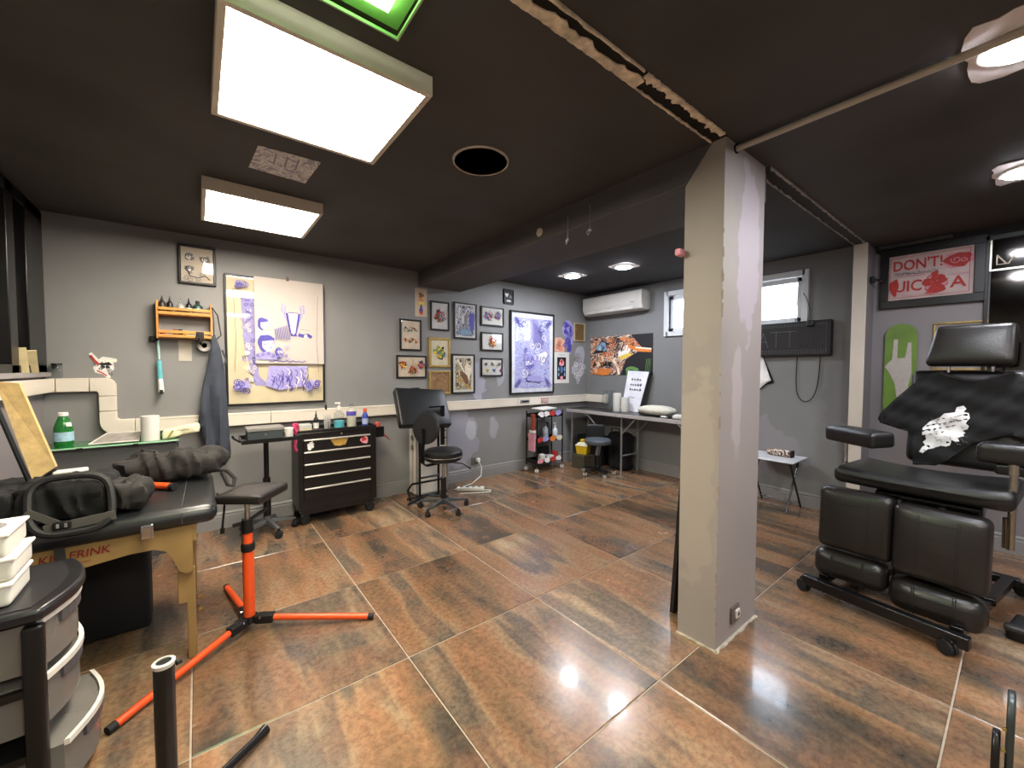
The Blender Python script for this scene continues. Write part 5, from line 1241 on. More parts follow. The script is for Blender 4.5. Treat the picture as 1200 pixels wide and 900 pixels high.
b = MB(); b.rbox((-.11, 3.87, .884), (.22, .10, .07), .02, 14, rot=(0, R(-12), 0), fn=crumple(4, .012, 30)); b.build('wrapper', mat('cream_wrap', 'd5cfae', .7), t, smooth=60)
b = MB(); b.box((-.165, 3.805, .875), (.012, .006, .06), (0, R(30), 0)); b.build('green_print', mat('olive_print', '8f8a3a', .6), t)
b = MB(); b.scribble = None
A = Art(.1, .1, 0, 8); A.scribble(-.13, -.06, .90, .018, 'black', .004, 10)
for v in A.b.v: v.y += 3.808
A.b.build('lettering', ink_mats, t, smooth=0)
t = thing('phone', 'small silver white gadget lying on top of the rucksack', 'gadget', (-.46, 2.64, .875))
b = MB(); b.rbox((-.46, 2.64, .885), (.11, .055, .02), .008, 6, rot=(0, 0, R(8))); b.build('body', mat('silver_white', 'c9c6c2', .3), t)

# ---- things on the sill and trunk
def board_card(label, y, rz_, lean):
    t = thing('wooden_card', label, 'card', (XL+.03, y, 1.323)); b = MB()
    b.box((0, 0, .075), (.045, .012, .15), (0, lean, 0)); b.build('card', mat('pale_card', 'c9b98f', .6, var=.15, scale=20), t, world=False); return t
t = board_card('pale wooden slat leaning at the window end, left of the pair', 3.62, 0, R(-4)); t.rotation_euler = (R(14), 0, R(15))
t = board_card('pale wooden slat leaning at the window end, right of the pair', 3.80, 0, R(-4)); t.rotation_euler = (R(26), 0, R(15))
t = thing('glass_jar', 'small clear glass jar with black lid on the corner of the trunking', 'jar', (-.775, 4.10, 1.281))
b = MB(); b.lathe((0, 0, 0), [(.026, 0), (.028, .005), (.028, .08), (.024, .09)], 20); b.build('body', clear_pl, t, world=False)
b = MB(); b.lathe((0, 0, .09), [(.027, 0), (.027, .012), (.001, .013)], 20); b.build('lid', black_plastic, t, world=False)
t.location = (-.765, 4.115, 1.281)
def a_skull(A):
    A.blob(.01, .0, .04, 'white', .2, 14); A.blob(.015, .02, .035, 'black', .3, 12, 1, .5); A.blob(.0, -.005, .012, 'black', .2); A.blob(.025, -.005, .012, 'black', .2)
    A.line([(-.02, .01), (-.045, .05), (-.06, .08)], .012, 'red'); A.line([(.0, .03), (.04, .04), (.07, .035)], .012, 'cream'); A.line([(-.03, -.03), (.0, -.05), (.02, -.07)], .008, 'red')
    for k in range(8): A.curl(A.r.uniform(-.03, .04), A.r.uniform(-.06, .03), .012, A.r.choice(['red', 'grey', 'black', 'sky']), .003)
cutout('sticker', 'cut-out cartoon sticker with a raised red finger above the trunking', 'A', -.545, 1.365, [(-.07, .09), (-.055, .1), (-.02, .05), (.0, .07), (.035, .065), (.075, .055), (.075, .035), (.055, .03), (.06, -.02), (.035, -.05), (.04, -.085), (.02, -.085), (.0, -.06), (-.04, -.045), (-.05, -.01), (-.035, .02)], 'd9d5cf', a_skull, 'sticker')

# ---- wall shelf with ink bottles
bam = mat('bamboo', 'c0853f', .45, var=.15, scale=12)
t = thing('wall_shelf', 'small two tier bamboo rack on the back wall holding ink bottles', 'shelf', (-.07, 4.09, 1.6))
x0s, x1s = -.24, .10
for xx in (x0s, x1s-.012): b = MB(); b.bx(xx, xx+.012, 4.04, YF-.001, 1.58, 1.865); b.build('side_panel', bam, t, bevel=.002)
for z in (1.585, 1.76):
    b = MB(); b.bx(x0s+.012, x1s-.012, 4.045, YF-.002, z, z+.008); b.build('shelf_board', bam, t)
    for q in (0, .032): b = MB(); b.bx(x0s+.012, x1s-.012, 4.036, 4.044, z+.004+q, z+.026+q); b.build('rail', bam, t, bevel=.002)
zb = 1.7685
def ink_bottle(label, x, m, capm, r=.0165, h=.085, noz=True, lab=None):
    return bottle(label, x, 4.085, zb, r*1.2, h*1.25, m, capm, nozzle=noz, name='ink_bottle', group='ink bottles on the wall shelf', label_m=lab, cap_h=.022)
mdark = mat('dark_bottle', '1b1c1d', .3)
ink_bottle('black ink bottle with pointed cap, first from the left on the shelf', -.205, mat('brown_black', '2e2825', .35), mdark, .019, .088)
ink_bottle('black ink bottle with pointed cap, second from the left on the shelf', -.16, mdark, mdark, .0165, .088)
ink_bottle('clear scribble printed bottle in the middle of the shelf', -.095, mat('scribble_bottle', 'b5b2b0', .3, trans=.3), clear_pl, .02, .075)
ink_bottle('black ink bottle with white label, fourth on the shelf', -.045, mdark, mdark, .0165, .085, lab=paper)
ink_bottle('wide green and white pot at the right end of the shelf', .01, mat('dark_green_pot', '23423a', .35), mdark, .027, .08, False, lab=paper)
for k, (x_, c_) in enumerate(((-.205, 'red'), (-.13, 'brown'), (-.10, 'black'), (-.07, 'yellow'))):
    b = MB(); b.lathe((x_, 4.08, 1.5935), [(.014, 0), (.015, .003), (.015, .045+.012*(k in (1, 2))), (.012, .05+.012*(k in (1, 2))), (.001, .052+.012*(k in (1, 2)))], 14)
    tag(b.build('ink_pot', INK[c_]), '%s capped small pot on the lower tier of the bamboo rack' % c_, 'pot', 'small pots on the lower shelf tier')
t = thing('black_clip', 'black clip lamp hooked on the lower rail of the bamboo rack', 'clip lamp', (.03, 4.03, 1.6))
b = MB(); b.bx(-.005, .045, 4.018, 4.034, 1.585, 1.64); b.bx(.005, .035, 4.016, 4.03, 1.60, 1.63); b.build('clip', black_plastic, t, bevel=.004)
b = MB(); b.tube([(.02, 4.025, 1.585), (.02, 4.02, 1.56), (.025, 4.0, 1.545)], .012, 8); b.build('arm', black_plastic, t)
t = thing('tape_roll', 'white tape roll hanging under the bamboo rack', 'tape roll', (.045, 4.12, 1.53))
b = MB(); b.tf = Matrix.Translation((.045, 4.12, 1.535)); b.lathe((0, 0, 0), [(.02, -.02), (.045, -.02), (.045, .02), (.02, .02), (.02, -.02)], 24, 'y'); b.build('roll', mat('tape_grey', 'aaa69f', .6), t)
b = MB(); b.bx(-.117, -.035, YF-.006, YF-.001, 1.41, 1.575); b2 = b.build('note_card', mat('note_beige', 'b3aca0', .7)); tag(b2, 'blank beige note card under the bamboo rack', 'card')
t = thing('hanging_brush', 'turquoise handled brush hanging left of the bamboo rack', 'brush', (-.235, 4.1, 1.3))
b = MB(); b.tube([(-.236, 4.11, 1.57), (-.232, 4.105, 1.42)], [.009, .006], 8); b.build('cord_loop', mat('pale_teal', '9fc0bd', .4), t)
b = MB(); b.tube([(-.233, 4.105, 1.41), (-.228, 4.10, 1.27)], .016, 12); b.build('grip', mat('teal_grip', '5fa9b0', .4), t)
b = MB(); b.tube([(-.228, 4.10, 1.27), (-.224, 4.098, 1.17)], [.015, .018], 12); b.build('head', white_plastic, t)
b = MB(); b.rbox((-.222, 4.08, 1.17), (.02, .03, .035), .005, 6); b.build('button', black_plastic, t)
t = thing('wall_hook', 'small black wall hook above the hanging brush', 'hook', (-.27, 4.14, 1.57))
b = MB(); b.rbox((-.268, 4.13, 1.575), (.04, .03, .045), .01, 6); b.tube([(-.26, 4.12, 1.57), (-.25, 4.095, 1.56), (-.235, 4.09, 1.57)], .006, 8); b.build('hook', black_plastic, t)
# apron hanging from the right end of the rack
t = thing('hanging_apron', 'dark navy grey apron hanging from the rack end down past the trunking', 'apron', (.11, 4.08, 1.2))
m_ap = mat('navy_apron', '3a3f4a', .85, var=.12, scale=10, bump=.2, bscale=200)
def ap(u, v):
    k = (1.62-v)/1.0; return (u, 4.035+.026*math.sin(u*62+v*3)*min(1, k*1.5), v)
b = MB(); b.sheet([(.095, 1.61), (.115, 1.62), (.15, 1.5), (.175, 1.3), (.185, 1.1), (.19, .9), (.20, .64), (.19, .62), (.10, .66), (.05, .72), (.02, .80), (-.002, .9), (.005, 1.0), (.03, 1.2), (.075, 1.45)], .03, ap); b.build('cloth', m_ap, t, solid=.012, smooth=60)
b = MB(); b.tube([(.10, 4.04, 1.84), (.135, 4.04, 1.78), (.155, 4.035, 1.62), (.12, 4.035, 1.58)], .005, 6); b.tube([(.10, 4.04, 1.84), (.11, 4.04, 1.72), (.108, 4.035, 1.60)], .004, 6); b.build('neck_loop', fabric_grey, t)
b = MB(); b.tube([(.16, 4.03, 1.5), (.185, 4.02, 1.42), (.17, 4.015, 1.38)], .008, 6); b.build('tie', m_ap, t)
b = MB(); b.rbox((.955, YF-.05, .985), (.016, .03, .05), .006, 6); tag(b.build('wall_hook_small', black_plastic), 'small dark hook at the lower right corner of the left poster', 'hook')

# ---- utility cart
t = thing('utility_cart', 'small three tier black rolling cart crammed with supplies beside the long desk', 'cart', (3.66, 3.97, 0))
xa, xb, ya, yb = 3.44, 3.90, 3.87, 4.08
for z in (.12, .40, .72):
    b = MB(); b.bx(xa, xb, ya, yb, z, z+.008); b.bx(xa, xb, ya, ya+.006, z, z+.045); b.bx(xa, xb, yb-.006, yb, z, z+.045); b.bx(xa, xa+.006, ya, yb, z, z+.045); b.bx(xb-.006, xb, ya, yb, z, z+.045)
    b.build('shelf_tray', black_metal, t)
for (xx, yy) in ((xa, ya), (xb, ya), (xa, yb), (xb, yb)):
    b = MB(); b.tube([(xx, yy, .07), (xx, yy, .80)], .009, 8); b.build('post', black_metal, t); caster_mb(xx, yy, .026, .5, .08).build('caster', [mat('caster_white', 'bdbab6', .4), steel], t)
rn = random.Random(21)
b = MB(); b.box((3.66, 3.97, .828), (.34, .17, .012), (R(4), 0, R(12))); tag(b.build('cardboard_sheet', paper), 'white sheet lying across the top of the small cart', 'sheet')
cartg = 'stickers on the cart trays'
k = 0
for z, lst in ((.735, [(.08, 'white'), (.17, 'white'), (.27, 'red'), (.38, 'lilac')]), (.40, [(.05, 'red'), (.15, 'lilac'), (.28, 'orange'), (.40, 'cream')]), (.12, [(.06, 'pink'), (.18, 'white'), (.29, 'red'), (.39, 'white')])):
    for dx, c_ in lst:
        b = MB(); P = blobby(.056, .034, 10, .22, 30+k); b.prism([(xa+dx+p, z+.03+q) for p, q in P], ya-.004, ya-.001, 'y'); b.build('sticker', INK[c_], t, smooth=0); k += 1
bottle('white spray bottle on the middle tier of the small cart', 3.82, 3.93, .409, .038, .16, mat('pale_blue_white', 'c2cbd6', .4), white_plastic, pump=True)
bottle('dark bottle behind the spray bottle on the small cart', 3.74, 4.0, .409, .035, .2, mat('navy_bottle', '2b3240', .4), black_plastic)
bottle('grey frosted bottle in the middle of the small cart', 3.66, 3.95, .409, .04, .19, mat('frosted_grey', '9a9ca2', .4), grey_plastic)
bottle('short black bottle on the left of the small cart', 3.55, 3.92, .409, .028, .07, black_plastic, black_plastic)
bottle('grey bottle at the left back of the small cart', 3.52, 4.0, .409, .03, .16, mat('smoke_grey', '7b7d82', .4), grey_plastic)
b = MB(); b.lathe((3.58, 3.93, .129), [(.045, 0), (.05, .02), (.045, .09), (.02, .10)], 18); tag(b.build('white_pot', paper), 'white round tub on the bottom tier of the small cart', 'tub')
b = MB(); b.rbox((3.72, 3.95, .165), (.12, .10, .06), .012, 6); tag(b.build('white_pack', mat('pale_grey_pack', 'c6c7c9', .6)), 'low pale pack in the middle of the bottom cart tier', 'pack')
b = MB(); b.rbox((3.84, 3.96, .18), (.07, .09, .1), .012, 6); tag(b.build('red_pack', INK['red']), 'red and white pack at the right of the bottom cart tier', 'pack')
b = MB(); b.rbox((3.70, 4.03, .29), (.16, .07, .16), .01, 6); o = tag(b.build('black_box', black_plastic), 'black box standing on the bottom tier of the small cart', 'box'); o.location.z = -.07
t = thing('pink_bag', 'pink bag and red straps hanging on the left side of the small cart', 'bag', (3.41, 3.93, .4))
b = MB(); b.rbox((3.405, 3.93, .40), (.035, .13, .24), .014, 8, fn=crumple(3, .008, 25)); b.build('bag_body', mat('pink_bag', 'c48a9a', .6), t)
b = MB(); b.rbox((3.405, 3.91, .66), (.03, .07, .22), .01, 8, fn=crumple(3, .008, 35)); b.build('red_cloth', mat('rust_red', '8f3f2c', .6), t)
b = MB(); b.rbox((3.405, 3.92, .54), (.04, .10, .04), .01, 6); b.build('white_tag', paper, t)

# ---- long desk
t = thing('long_desk', 'long black topped folding desk with pale metal edge along the right wall', 'desk', (4.44, 3.1, 0))
m_top = mat('desk_top_black', '1d1d20', .3, var=.1); m_edge = mat('pale_edge', 'b9b4b2', .35, .3, var=.05)
for (ya, yb) in ((3.222, 4.08), (2.05, 3.216)):
    b = MB(); b.bx(4.205, XR-.06, ya, yb, .772, .790); b.build('table_top', m_top, t, bevel=.003)
    b = MB(); b.bx(4.19, 4.205, ya, yb, .745, .788); b.bx(4.205, XR-.08, ya, ya+.012, .745, .771); b.build('edge_rail', m_edge, t, bevel=.002)
lm = mat('grey_leg', '8e8c8c', .4, .4)
for (xx, yy) in ((4.25, 4.02), (4.25, 3.16), (XR-.10, 3.16), (XR-.10, 4.02), (4.25, 2.12), (XR-.10, 2.12)):
    b = MB(); b.tube([(xx, yy, 0), (xx, yy, .75)], .012, 10); b.build('leg', lm, t)
b = MB(); b.tube([(4.25, 3.16, .24), (XR-.10, 3.16, .24)], .011, 8); b.tube([(4.25, 2.12, .24), (XR-.10, 2.12, .24)], .011, 8); b.build('cross_bar', lm, t)
for pts in ([(4.25, 3.16, .52), (4.25, 2.95, .745)], [(XR-.1, 3.16, .52), (XR-.1, 2.95, .745)], [(4.25, 2.12, .52), (4.25, 2.42, .745)]):
    b = MB(); b.tube(pts, .009, 8); b.build('brace', lm, t)
P = [(4.22, 3.78, .745), (4.23, 3.68, .70), (4.24, 3.60, .62), (4.24, 3.56, .50)]
b = MB(); b.tube(P, .011, 8); b.build('curved_brace', lm, t)
zt = .7905
# things on desk
t = thing('table_stand_print', 'white print with black script leaning on the long desk', 'print', (4.52, 3.2, zt))
b = MB(); b.add([(4.56, 3.40, zt), (4.56, 3.13, zt), (4.625, 3.02, 1.32), (4.625, 3.34, 1.335), (4.572, 3.40, zt), (4.572, 3.13, zt), (4.637, 3.02, 1.32), (4.637, 3.34, 1.335)],
    [(0, 1, 2, 3), (7, 6, 5, 4), (0, 4, 5, 1), (1, 5, 6, 2), (2, 6, 7, 3), (3, 7, 4, 0)]); b.build('board', mat('print_white', 'd8d8e0', .5), t, smooth=0)
b = MB(); b.add([(4.574, 3.40, zt), (4.574, 3.13, zt), (4.638, 3.0, 1.325), (4.638, 3.34, 1.337), (4.59, 3.40, zt), (4.59, 3.10, zt), (4.655, 2.99, 1.325), (4.655, 3.34, 1.337)],
    [(0, 1, 2, 3), (7, 6, 5, 4), (0, 4, 5, 1), (1, 5, 6, 2), (2, 6, 7, 3), (3, 7, 4, 0)]); b.build('black_backing', black_plastic, t, smooth=0)
b = MB(); rn = random.Random(17)
def on_board(u, v):   # u 0..1 left to right, v 0..1 bottom to top
    l = Vector((4.56, 3.40, zt)).lerp(Vector((4.625, 3.34, 1.335)), v); r_ = Vector((4.56, 3.13, zt)).lerp(Vector((4.625, 3.02, 1.32)), v); return l.lerp(r_, u)+Vector((-.003, 0, 0))
for row, v0 in enumerate((.78, .65, .53)):
    u = .26
    while u < .78:
        w_ = rn.uniform(.05, .1); h_ = rn.uniform(.025, .055)
        pts = [on_board(u+w_*.1, v0), on_board(u+w_*.3, v0+h_), on_board(u+w_*.6, v0-h_*.4), on_board(u+w_, v0+h_*.6)]
        b.tube(pts, .0045, 5); u += w_+.045
b.tube([on_board(.3, .36), on_board(.45, .355), on_board(.6, .34)], .003, 5)
b.build('script_lettering', INK['black'], t)
for k, (yy, xx) in enumerate(((3.385, 4.45), (3.27, 4.47))):
    t = thing('paper_towel_roll', 'white kitchen roll standing on the desk, %s of the two' % ('left', 'right')[k], 'paper roll', (xx, yy, zt), 0, 'kitchen rolls on the desk')
    b = MB(); b.lathe((0, 0, 0), [(.015, 0), (.052, 0), (.054, .01), (.054, .24-.05*k), (.015, .24-.05*k)], 24); b.build('paper', paper, t, world=False)
t = thing('clear_stand', 'clear acrylic stand on the desk near the corner', 'stand', (4.55, 3.7, zt))
b = MB(); b.box((4.6, 3.66, zt+.14), (.004, .22, .26), (0, R(12), 0)); b.bx(4.48, 4.6, 3.55, 3.77, zt, zt+.004); b.build('acrylic_sheet', glass('acrylic', (.9, .92, .92)), t, smooth=0)
b = MB(); b.rbox((4.42, 2.77, zt+.062), (.24, .46, .095), .045, 12, rot=(0, 0, R(-3)), bulge=.012, fn=lambda v: Vector((v.x*(1-.25*(abs(v.y)/.23)**3), v.y, v.z*(1-.55*(abs(v.y)/.23)**4)))); tag(b.build('pillow', mat('cream_pillow', 'c6c3b4', .8, var=.1, bump=.2, bscale=40), smooth=60), 'cream small pillow lying on the long desk', 'pillow')
t = thing('desk_papers', 'white papers and box at the pillar end of the desk', 'papers', (4.35, 2.45, zt))
b = MB(); b.rbox((4.34, 2.42, zt+.02), (.16, .14, .04), .01, 6, rot=(0, 0, .3)); b.build('box', paper, t)
b = MB(); b.rbox((4.5, 2.36, zt+.05), (.08, .08, .1), .01, 6); b.build('cup', mat('cup_white', 'd6d6da', .5), t)
b = MB(); b.rbox((4.27, 2.58, zt+.01), (.05, .07, .02), .008, 6); b.build('tissue', paper, t)
# below the desk
t = thing('sharps_container', 'yellow sharps container with white lid below the desk', 'container', (4.14, 3.79, 0))
cx, cy = 4.16, 3.72
my = mat('sharps_yellow', 'd8b51e', .4, var=.06)
b = MB(); b.tf = Matrix.Translation((cx, cy, .19)) @ Matrix.Rotation(R(20), 4, 'Z')
b.add([(-.07, -.07, 0), (.07, -.07, 0), (.07, .07, 0), (-.07, .07, 0), (-.085, -.085, .12), (.085, -.085, .12), (.085, .085, .12), (-.085, .085, .12)], [(0, 3, 2, 1), (4, 5, 6, 7), (0, 1, 5, 4), (1, 2, 6, 5), (2, 3, 7, 6), (3, 0, 4, 7)]); b.build('bin', my, t, bevel=.008)
b = MB(); b.tf = Matrix.Translation((cx, cy, .31)) @ Matrix.Rotation(R(20), 4, 'Z')
b.add([(-.092, -.092, 0), (.092, -.092, 0), (.092, .092, 0), (-.092, .092, 0), (-.05, -.05, .045), (.05, -.05, .045), (.05, .05, .045), (-.05, .05, .045)], [(0, 3, 2, 1), (4, 5, 6, 7), (0, 1, 5, 4), (1, 2, 6, 5), (2, 3, 7, 6), (3, 0, 4, 7)]); b.build('lid', mat('sharps_lid', 'd9d4b8', .4), t, bevel=.006)
b = MB(); b.rbox((cx, cy, .375), (.07, .07, .035), .01, 6); b.build('lid_knob', my, t)
b = MB(); b.bx(cx-.11, cx+.11, cy-.11, cy+.11, .0, .188); tag(b.build('black_crate', mat('brown_box', '4a4436', .7), bevel=.004), 'dark low box under the yellow sharps container', 'box')
t = thing('rolling_stool', 'black rolling stool with grey round seat under the long desk', 'stool', (3.93, 3.30, 0))
cx, cy = 4.03, 3.36
t.location = (cx, cy, 0)
star_base(t, cx, cy, .21, .07, .5, black_plastic, wheel=.024, mw=mat('pale_wheel', 'a09c98', .4))
b = MB(); b.lathe((cx, cy, 0), [(.026, .09), (.026, .25)], 14); b.build('gas_sleeve', black_plastic, t)
b = MB(); b.lathe((cx, cy, 0), [(.014, .25), (.014, .40)], 14); b.build('gas_piston', chrome, t)
b = MB(); b.lathe((cx, cy, 0), [(.001, .39), (.14, .392), (.165, .41), (.168, .44), (.155, .46), (.001, .468)], 32); b.build('seat', mat('grey_blue_vinyl', '4c535a', .45), t)
b = MB(); b.box((cx-.05, cy-.05, .33), (.05, .03, .14), (0, R(15), 0)); b.build('mechanism', steel, t)
b = MB(); b.rbox((cx+.14, cy+.16, .52), (.05, .24, .2), .02, 8, rot=(0, 0, R(45))); b.build('backrest', vinyl, t)
t = thing('black_bag', 'large black bag standing under the desk behind the front leg', 'bag', (4.48, 3.36, 0))
b = MB(); b.rbox((4.5, 3.36, .25), (.22, .30, .50), .06, 14, fn=crumple(12, .012, 16)); b.build('bag_body', fabric_black, t, smooth=60)
b = MB(); b.tube([(4.40, 3.28, .46), (4.39, 3.30, .56), (4.39, 3.42, .56), (4.40, 3.44, .46)], .01, 8); b.build('carry_handle', fabric_grey, t)
b = MB(); b.rbox((4.384, 3.44, .35), (.01, .035, .05), .004, 6); b.build('badge', grey_plastic, t)
t = thing('black_case_or_shade_block', 'black case standing under the desk by the right wall', 'case', (4.5, 3.82, 0))
b = MB(); b.rbox((4.50, 3.82, .20), (.26, .44, .40), .03, 8); b.build('body', mat('case_black', '151416', .6), t)

# ---- outlet on pillar
t = thing('pillar_socket', 'small dark socket with white plug low on the pillar', 'socket', (2.12, .877, .1))
b = MB(); b.rbox((2.12, .872, .115), (.085, .012, .085), .004, 6); b.build('plate', mat('socket_taupe', '5c524e', .4), t)
b = MB(); b.rbox((2.128, .862, .118), (.045, .012, .045), .012, 6); b.build('insert', mat('socket_white', 'c2b8ae', .4), t)
b = MB(); b.lathe((2.128, .8575, .118), [(.011, 0), (.011, -.002)], 12, 'y'); b.build('pin_hole', black_plastic, t)
# board leaning behind the pillar
t = thing('leaning_board', 'thin black board leaning against the back of the pillar', 'board', (2.2, 1.15, 0))
b = MB(); b.add([(2.045, 1.16, .0), (2.4, 1.16, 0), (2.4, 1.075, .74), (1.97, 1.075, .74), (2.045, 1.185, .0), (2.4, 1.185, 0), (2.4, 1.10, .74), (1.97, 1.10, .74)],
    [(0, 1, 2, 3), (7, 6, 5, 4), (0, 4, 5, 1), (1, 5, 6, 2), (2, 6, 7, 3), (3, 7, 4, 0)]); b.build('board', black_plastic, t, bevel=.004)

# ---- folding table with pencil case
t = thing('folding_table', 'small white topped folding table with crossed black legs by the right wall', 'folding table', (4.45, 1.5, 0))
b = MB(); b.bx(4.25, 4.655, 1.28, 1.72, .488, .502); b.build('table_top', mat('table_white', 'cdced2', .4), t, bevel=.004)
b = MB(); b.bx(4.28, 4.64, 1.295, 1.30, .475, .488); b.bx(4.28, 4.64, 1.70, 1.705, .475, .488); b.build('under_rail', black_metal, t)
for yy in (1.33, 1.67):
    for (xa_, xb_) in ((4.30, 4.62), (4.62, 4.30)):
        b = MB(); b.tube([(xa_, yy+(.012 if xa_ < xb_ else -.012), .01), (xb_, yy+(.012 if xa_ < xb_ else -.012), .485)], .0095, 8); b.build('leg', black_metal, t)
for (xx, zz_) in ((4.335, .06), (4.585, .06)):
    b = MB(); b.tube([(xx, 1.33, zz_), (xx, 1.67, zz_)], .008, 8); b.build('cross_bar', black_metal, t)
t = thing('pencil_case', 'patterned brown and white pencil case on the folding table', 'pencil case', (4.5, 1.5, .503))
b = MB(); b.rbox((4.5, 1.47, .537), (.07, .22, .066), .028, 8, rot=(0, 0, R(-4))); b.build('case', inked('camo_case', 'cdb9a8', ['3a2c28', 'a5694a', 'e0d6cc', '2a2425'], 16), t)
b = MB(); b.rbox((4.5, 1.362, .537), (.072, .02, .068), .01, 6); b.build('end_tab', fabric_black, t)

# ================================================================ TATTOO CHAIR
t = thing('tattoo_chair', 'large black leather tattoo chair with split leg pads at the right', 'chair', (3.2, .38, 0))
def pad(name, c, d, rot, lines, bulge=.02, r=.035, m=leather_grey):
    b = MB(); b.rbox(c, d, r, 12, rot=rot, bulge=bulge); o = b.build(name, m, t)
    if lines:
        b = MB(); e = Euler(rot).to_matrix(); C_ = Vector(c); hy, hz = d[1]/2, d[2]/2
        def S(y, z):
            fy = max(0, 1-(y/hy)**2); fz = max(0, 1-(z/hz)**2); return C_+e @ Vector((-d[0]/2-bulge*fy*fz+.0005, y, z))
        for yy in (-.34, -.30, .30, .34)[:: 1]: b.tube([S(yy*hy*1.3, -hz*.82+2*hz*.82*k/10) for k in range(11)], .0022, 5)
        for q in lines: b.tube([S(-.39*hy+.78*hy*k/8, q*hz) for k in range(9)], .0022, 5)
        b.build('stitching', mat('stitch_dark', '151413', .6), o)
    return o
rz_ = R(-3)
pad('leg_pad', (3.02, .585, .465), (.13, .335, .36), (0, R(4), rz_), (.55, .2))
pad('leg_pad', (2.99, .245, .445), (.15, .345, .37), (0, R(4), rz_), (.65, .25, -.15, -.6), .025)
pad('foot_pad', (3.00, .60, .19), (.13, .335, .165), (0, R(4), rz_), (.35, -.1), .015, .05)
pad('foot_pad', (2.975, .25, .155), (.15, .355, .175), (0, R(4), rz_), (.3, -.15), .02, .06)
b = MB(); b.rbox((3.32, .34, .715), (.62, .70, .10), .035, 14, rot=(0, R(2), rz_), bulge=.02, fn=lambda v: v+Vector((0, 0, -.03*(1-(v.y/.35)**2) if v.z > 0 else 0))); b.build('seat', leather, t)
b = MB(); b.rbox((3.35, .32, .60), (.44, .42, .10), .02, 8); b.build('seat_box', black_metal, t)
b = MB(); b.rbox((3.73, .22, 1.05), (.11, .50, .60), .04, 12, rot=(0, R(10), rz_), bulge=.02); b.build('backrest', leather, t)
b = MB(); b.rbox((3.69, .215, 1.50), (.10, .37, .25), .03, 12, rot=(0, R(12), rz_), bulge=.012, fn=lambda v: Vector((v.x, v.y*(1-.25*(v.z/.125+1)*.5 if v.y > 0 else 1), v.z))); b.build('headrest', leather_grey, t)
b = MB()
for yy in (.12, .30): b.tube([(3.74, yy, 1.30), (3.74, yy, 1.42)], .008, 8)
b.build('headrest_rod', chrome, t)
b = MB(); b.rbox((3.22, .63, .94), (.15, .34, .09), .022, 10, rot=(0, R(-3), R(-36)), bulge=.006); b.build('armrest', leather, t)
b = MB(); b.rbox((3.17, -.04, .935), (.15, .36, .095), .022, 10, rot=(0, 0, R(-4)), bulge=.006); b.build('armrest', leather, t)
b = MB(); b.tube([(3.27, .70, .66), (3.27, .70, .90)], .015, 12); b.box((3.29, .66, .74), (.03, .08, .03)); b.build('armrest_post', chrome, t)
b = MB(); b.tube([(3.12, .02, .47), (3.12, .02, .90)], .014, 12); b.tube([(3.14, .035, .47), (3.14, .035, .62)], .014, 12); b.lathe((3.12, .02, .84), [(.02, 0), (.02, .05)], 12); b.build('armrest_post', mat('brassy_steel', 'a39a88', .25, .9), t)
b = MB(); b.rbox((3.17, .0, .86), (.12, .16, .05), .01, 6); b.build('armrest_bracket', black_metal, t)
# lifting gear and base
b = MB(); b.rbox((3.45, .33, .33), (.22, .20, .46), .02, 6); b.build('lift_column', black_metal, t)
b = MB()
def beam(p, q, w_, h_):
    p, q = Vector(p), Vector(q); c = (p+q)/2; d_ = q-p; b.box(tuple(c), (d_.length, w_, h_), (0, -math.asin(d_.z/d_.length), math.atan2(d_.y, d_.x)))
beam((2.90, .80, .075), (2.80, .12, .075), .05, .06); beam((2.97, .72, .085), (3.85, .62, .085), .05, .05); beam((2.86, .17, .085), (3.85, .02, .085), .05, .05); beam((3.84, .64, .08), (3.84, -.02, .08), .05, .05); beam((3.4, .70, .1), (3.4, .06, .1), .12, .04)
b.build('base_frame', black_metal, t, bevel=.006)
b = MB()
for yy in (.42, .25): b.tube([(3.1, yy, .62), (3.05, yy, .12)], .012, 8)
b.build('pad_bracket', steel, t)
for (xx, yy) in ((2.90, .80), (2.78, .19), (3.86, .66), (3.86, -.03)): caster_mb(xx, yy, .034, .9, .08).build('caster', [rubber, black_metal], t)
# foot switch on the floor beside the chair
t = thing('foot_switch', 'black foot pedal on the floor at the right edge beside the chair', 'pedal', (3.2, -.06, 0))
b = MB(); b.rbox((3.27, -.06, .035), (.2, .14, .06), .015, 8, rot=(0, R(-6), R(-10))); b.build('housing', black_plastic, t)
b = MB(); b.rbox((3.19, -.02, .06), (.05, .10, .03), .012, 6); b.build('treadle', mat('pedal_grey', '2e2d2d', .4), t)

# T-shirt draped over the chair back
t = thing('black_tshirt', 'black T-shirt with a white brushed print draped over the chair back', 't-shirt', (3.6, .22, 1.1))
def fold(y, z):
    f = .010*math.sin((y*1.0+z*.55)*34)+.007*math.sin((y*.35-z)*48+1.2)+.006*math.sin((y+z)*75)
    x = 3.612+.176*(z-1.05)+f*.8
    if y > .46: x += (y-.46)*.35
    if y < -.02: x += (-.02-y)*.35
    return (x, y, z)
out = [(.381, 1.325), (.327, 1.345), (.29, 1.325), (.23, 1.300), (.16, 1.298), (.10, 1.320), (.064, 1.345), (.019, 1.33), (-.03, 1.24), (-.10, 1.15), (-.16, 1.05), (-.14, .96), (-.06, .99), (-.04, .96), (.039, .985), (.178, .921), (.276, .803), (.328, .762), (.422, .754), (.442, .909), (.458, .956), (.53, .975), (.60, .991), (.615, 1.02), (.60, 1.06), (.52, 1.17), (.44, 1.27)]
b = MB(); b.sheet(out, .022, fold); b.build('shirt_cloth', mat('tshirt_black', '100f0f', .9, var=.15, scale=10, bump=.2, bscale=300), t, solid=.006, smooth=70)
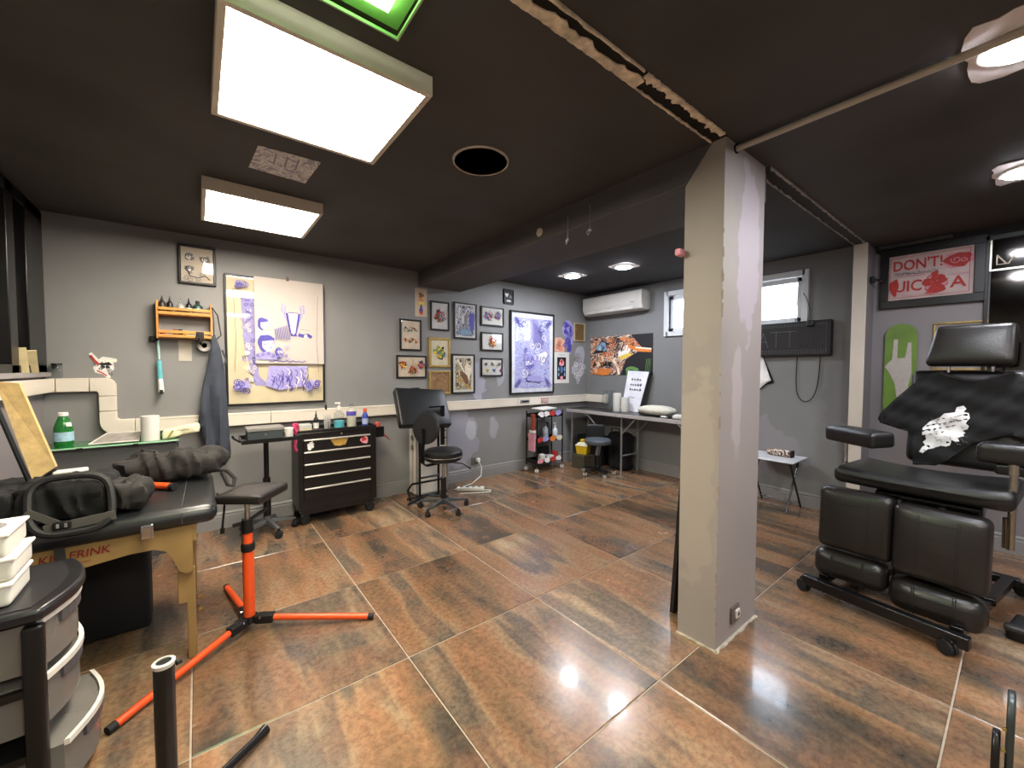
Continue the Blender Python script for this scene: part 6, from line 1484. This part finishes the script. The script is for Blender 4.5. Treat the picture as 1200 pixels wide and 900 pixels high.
b = MB(); b.tube([Vector(fold(.33-.27*k/10, 1.332-.045*math.sin(PI*k/10)))+Vector((-.004, 0, 0)) for k in range(11)], .005, 6); b.build('neck_rib', fabric_grey, t)
b = MB(); b.tube([Vector(fold(p[0], p[1]+.012))+Vector((-.004, 0, 0)) for p in ((.418, .754), (.328, .762), (.276, .803), (.178, .921))], .0018, 5); b.tube([Vector(fold(p[0], p[1]))+Vector((-.004, 0, 0)) for p in ((.60, 1.052), (.588, 1.0), (.53, .985), (.462, .966))], .0018, 5); b.build('hem_seam', mat('hem', '2c2a29', .8), t)
patch = [(.39, .986), (.36, 1.03), (.319, 1.058), (.30, 1.085), (.257, 1.095), (.251, 1.126), (.224, 1.138), (.212, 1.12), (.222, 1.10), (.202, 1.094), (.196, 1.065), (.205, 1.05), (.211, 1.033), (.198, 1.019), (.204, .995), (.218, .985), (.208, .97), (.218, .956), (.24, .945), (.232, .925), (.265, .919), (.27, .895), (.285, .885), (.31, .885), (.335, .866), (.36, .86), (.382, .832), (.397, .84), (.385, .87), (.372, .882), (.385, .90), (.37, .92), (.39, .945)]
b = MB(); b.sheet(patch, .02, lambda y, z: tuple(Vector(fold(y, z))+Vector((-.0045, 0, 0)))); b.build('white_print', mat('white_print', 'dedcda', .7, var=.05), t, smooth=70)
rn = random.Random(5); b = MB()
for k in range(26):
    y, z = .30+rn.uniform(-.07, .07), .98+rn.uniform(-.07, .08); a_ = rn.uniform(-.9, .2); L_ = rn.uniform(.01, .045)
    pts = [Vector(fold(y-L_*q*math.cos(a_), z+L_*q*math.sin(a_)+.006*math.sin(q*9)))+Vector((-.0052, 0, 0)) for q in (0, .25, .5, .75, 1)]
    b.tube(pts, .0012, 4)
b.build('print_lines', mat('print_line', '6b6668', .7), t)

# black shells at the lower right corner
t = thing('black_clamp_stool', 'black object with two rounded upright plates at the bottom right corner', 'stand', (1.78, -.04, 0))
def shell(y, x, z0, z1, w_):
    P = [(x-w_, z0), (x-w_, z1-.06), (x-w_*.75, z1-.02), (x-w_*.3, z1), (x+w_*.3, z1), (x+w_*.75, z1-.02), (x+w_, z1-.06), (x+w_, z0)]
    k = MB(); k.prism(P, y-.008, y+.008, 'y'); return k
shell(-.004, 1.80, .10, .435, .07).build('rear_plate', mat('shell_grey', '2b3130', .35), t, bevel=.005)
shell(.020, 1.76, .08, .33, .05).build('front_plate', mat('shell_black', '120f0d', .3), t, bevel=.005)
b = MB()
for z in (.30, .36): b.lathe((1.735, .002, z), [(.006, 0), (.005, .008), (.001, .009)], 10, 'y')
b.build('brass_pin', mat('brass', 'c9a95a', .25, .9), t)
b = MB(); b.tube([(1.79, -.02, .02), (1.79, -.02, .16)], .02, 10); b.box((1.79, -.03, .012), (.22, .16, .022)); b.box((1.785, .008, .13), (.09, .03, .05)); b.build('foot_plate', black_metal, t)
